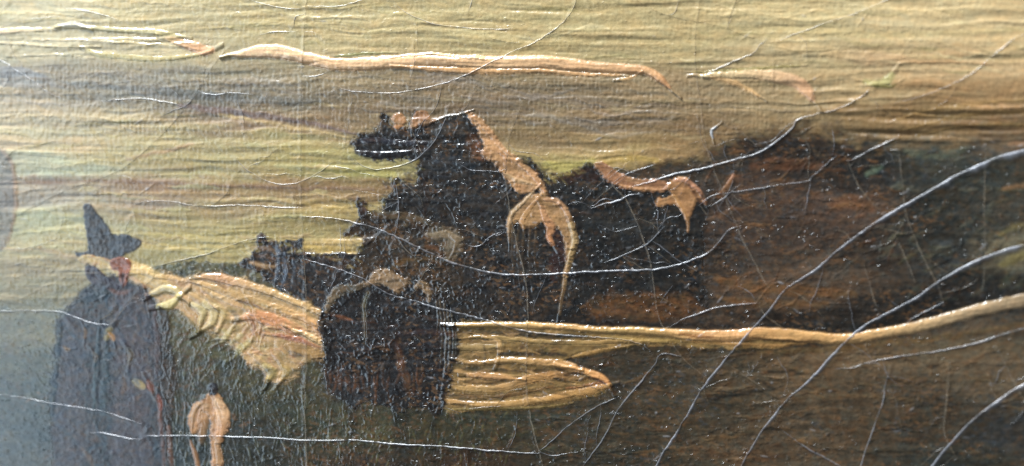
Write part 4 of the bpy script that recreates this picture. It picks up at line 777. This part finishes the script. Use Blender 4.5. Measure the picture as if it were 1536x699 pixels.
def verts(idx, hgt):
    return np.stack([PXX.ravel()[idx], -hgt*PX, PZZ.ravel()[idx]-ZB], 1)
def quads_of(m):                                             # cells whose four corners lie in the mask
    return m[:-1, :-1] & m[1:, :-1] & m[:-1, 1:] & m[1:, 1:]
VID = np.arange(NX*NY).reshape(NY, NX)
def build(name, qm, hgt, mat, parent, drop_edge):
    jj, ii = np.nonzero(qm)
    if len(jj) < 3: return None
    F = np.stack([VID[jj, ii], VID[jj+1, ii], VID[jj+1, ii+1], VID[jj, ii+1]], 1)
    used, inv = np.unique(F, return_inverse=True)
    h = hgt.ravel()[used].copy()
    if drop_edge is not None:
        cnt = np.bincount(inv.ravel(), minlength=len(used)); h[cnt < 4] -= drop_edge
    return mesh_obj(name, verts(used, h), inv.reshape(F.shape), C.reshape(-1, 3)[used], MAT[mat], parent)
def inner(m):                                                # vertices well inside a mask
    q = quads_of(m); a = np.zeros((NY, NX), bool)
    a[1:-1, 1:-1] = q[:-1, :-1] & q[1:, :-1] & q[:-1, 1:] & q[1:, 1:]
    return a
LIFT1, LIFT2, LOW = .12, .26, .9
cov1 = np.zeros((NY, NX), bool); 
for p in PARTS:
    if p['level'] == 1: cov1 |= inner(p['mask'])
# keep each pixel for the last part painted there (parts of one level never overlap)
own = np.full((NY, NX), -1, np.int32)
order = {id(p): i for i, p in enumerate(PARTS)}
own1 = np.full((NY-1, NX-1), -1, np.int32); own2 = np.full((NY-1, NX-1), -1, np.int32)
for i, p in enumerate(PARTS):
    q = quads_of(p['mask'])
    if p['level'] == 1:
        own1[q] = i; own2[q] = -1                            # a later shape covers what was under it
    else: own2[q] = i
def inner_q(q):
    a = np.zeros((NY, NX), bool); a[1:-1, 1:-1] = q[:-1, :-1] & q[1:, :-1] & q[:-1, 1:] & q[1:, 1:]; return a
any1, any2 = own1 >= 0, own2 >= 0
in1, in2 = inner_q(any1), inner_q(any2)
Hbase = HT-LOW*in1
border = np.zeros((NY, NX), bool); border[0] = border[-1] = True; border[:, 0] = border[:, -1] = True
Hbase[border] = -9
H1 = HT+LIFT1-LOW*in2*.8
H2 = HT+LIFT2
TOP = np.where(in2, H2, np.where(in1, H1, HT))
# the ground layer: painted sky, painted bank and painted foreground share their edges
gq = .25*(GM[:-1, :-1]+GM[1:, :-1]+GM[:-1, 1:]+GM[1:, 1:]) > .5
xq = .25*(X[:-1, :-1]+X[1:, :-1]+X[:-1, 1:]+X[1:, 1:]); yq = .25*(Y[:-1, :-1]+Y[1:, :-1]+Y[:-1, 1:]+Y[1:, 1:])
bank = gq & (xq > 690) & (yq < np.interp(xq, [680,1100,1270,1420,1536,1800], [490,500,507,478,450,400]))
build('painted_sky', ~gq, Hbase, 'paint', root, None)
build('painted_bank', bank, Hbase, 'glaze', root, None)['label'] = 'dark brown wooded bank'
build('painted_meadow', gq & ~bank, Hbase, 'glaze', root, None)['label'] = 'dark foreground grass and mud'
made = {T: root}
for i, p in enumerate(PARTS):
    lvl = p['level']
    # a part also runs under its own sub-parts
    q = (own1 == i) if lvl == 1 else (own2 == i)
    par = root if p['parent'] == T else made.get(id(p['parent']))
    if par is None: par = root
    o = build(p['name'], q, H1 if lvl == 1 else H2, p['mat'], par, .22)
    if o is None: continue
    if par is not root and par.parent is root: pass
    if p['label']: o['label'] = p['label']
    made[id(p)] = o
# cracks: each one a raised, broken lip of its own
PRIME = lin((172, 150, 120)); PALE_SHEEN, DIRT = lin((166, 166, 172)), lin((58, 44, 30))  # pale tone on ridged cracks: bare ground plus sheen painted into the colour
for k, (pts, w, h, kind) in enumerate(CR):
    p, t = smooth_path(pts, 1.6)
    if len(p) < 4: continue
    nz = vn(t/7.0, np.full_like(t, k*3.3), 58); nz2 = vn(t/26.0, np.full_like(t, k*5.1), 59); nz3 = vn(t/3.2, np.full_like(t, k*7.7), 60)
    d = np.gradient(p, axis=0); d /= np.hypot(d[:, 0], d[:, 1])[:, None]+1e-9; nrm = np.stack([-d[:, 1], d[:, 0]], 1)
    nrm *= np.where(nrm[:, 1:2] < 0, -1, 1)                    # towards the bottom of the picture
    p = p+nrm*(.7*nz+.8*nz2+(1.6*vn(t/55.0, np.full_like(t, k*2.3), 57) if h > 2 else 0))[:, None]
    inside = (p[:, 0] > xs[0]+4) & (p[:, 0] < xs[-1]-4) & (p[:, 1] > ys[0]+4) & (p[:, 1] < ys[-1]-4)
    p, t, nrm, nz, nz2, nz3 = p[inside], t[inside], nrm[inside], nz[inside], nz2[inside], nz3[inside]
    if len(p) < 4: continue
    u = np.linspace(0, 1, len(p)); ww = np.interp(u, np.linspace(0, 1, len(w)), w)/2*(1+(.34 if h > 2 else .22)*nz2+.15*nz)
    taper = np.clip(np.minimum(u, 1-u)*len(p)/10, .15, 1)
    ww = np.maximum(ww*taper*(.60 if h > 2 else .80), .4)
    if kind == 'ridge':
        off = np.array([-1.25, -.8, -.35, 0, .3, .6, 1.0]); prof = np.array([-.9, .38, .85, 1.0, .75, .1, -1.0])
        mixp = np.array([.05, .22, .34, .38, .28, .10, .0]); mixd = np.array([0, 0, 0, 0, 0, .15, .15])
        if h > 2: off = np.array([-1.0, -.78, -.45, .05, .75, 1.5, 2.5]); prof = np.array([-.9, .62, 1.0, .84, .46, .16, .0]); mixp = np.array([.1, .6, .80, .50, .26, .06, 0]); mixd = np.zeros(7)  # wide cracks: bright upper edge and fading sheen painted in
    else:
        off = np.array([-1.35, -.8, -.35, 0, .35, .8, 1.35]); prof = np.array([-.9, .45, .55, -.35, .35, .3, -.9])
        mixp = np.array([.0, .12, .18, .0, .14, .1, .0]); mixd = np.array([0, .05, .15, .6, .15, .05, 0])
    M = len(off); V = np.zeros((len(p), M, 3), np.float32); K = np.zeros((len(p), M, 3), np.float32)
    amp = h*taper*((1+.15*nz2+.06*nz) if h > 2 else np.clip(.62+.45*nz2+.28*nz+.15*nz3, .12, 1.3))*(.58*np.clip(ww/3.0, .55, 1) if h > 2 else .66)
    for a in range(M):
        q = p+nrm*(off[a]*ww)[:, None]
        hs = sample(TOP, q[:, 0], q[:, 1])
        if a not in (0, M-1): hs = hs*.5+sample(TOP, p[:, 0], p[:, 1])*.5
        hh = hs+(prof[a]*amp if 0 < a < M-1 else (-.25 if h > 2 and a else -.9))
        cx, cz = to_canvas(q[:, 0], q[:, 1])
        V[:, a] = np.stack([cx, -hh*PX, cz-ZB], 1)
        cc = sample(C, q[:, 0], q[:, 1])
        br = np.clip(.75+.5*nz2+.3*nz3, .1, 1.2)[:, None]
        if kind == 'hair':                                     # dirt in light paint, bare priming in dark paint
            dk = (1-sst(.03, .20, cc.mean(1)))[:, None]; m_ = np.array([0, .2, .5, .8, .5, .2, 0])[a]*dk*br*.7
            cc = cc*(1-mixd[a]*(1-dk))+DIRT*mixd[a]*(1-dk); cc = cc*(1-m_)+PRIME*m_
        else:
            k_ = (1.15 if h > 2 else 1.0)*mixp[a]*br; cc = cc*(1-k_)+PALE_SHEEN*k_; cc = cc*(1-mixd[a])+DIRT*mixd[a]
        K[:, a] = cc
    r_, c_ = np.meshgrid(np.arange(len(p)-1), np.arange(M-1), indexing='ij')
    b0 = (r_*M+c_).ravel(); F = np.stack([b0, b0+1, b0+M+1, b0+M], 1)
    e1, e2 = V[1, 3]-V[0, 3], V[0, 4]-V[0, 3]
    if np.cross(e2, e1)[1] > 0: F = F[:, ::-1]
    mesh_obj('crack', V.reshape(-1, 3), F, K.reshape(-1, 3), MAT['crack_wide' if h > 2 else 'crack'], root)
# the linen the paint lies on
x0, x1 = float(PXX.min())-.001, float(PXX.max())+.001; z1 = float(PZZ.max())-ZB+.004
yf, yk = .0007, .0030
cv = np.array([(x, y, z) for z in (0, z1) for y in (yf, yk) for x in (x0, x1)], np.float32)
cf = np.array([(0,1,5,4),(3,2,6,7),(2,0,4,6),(1,3,7,5),(4,5,7,6),(2,3,1,0)])
mesh_obj('canvas', cv, cf, None, MAT['canvas'], root)
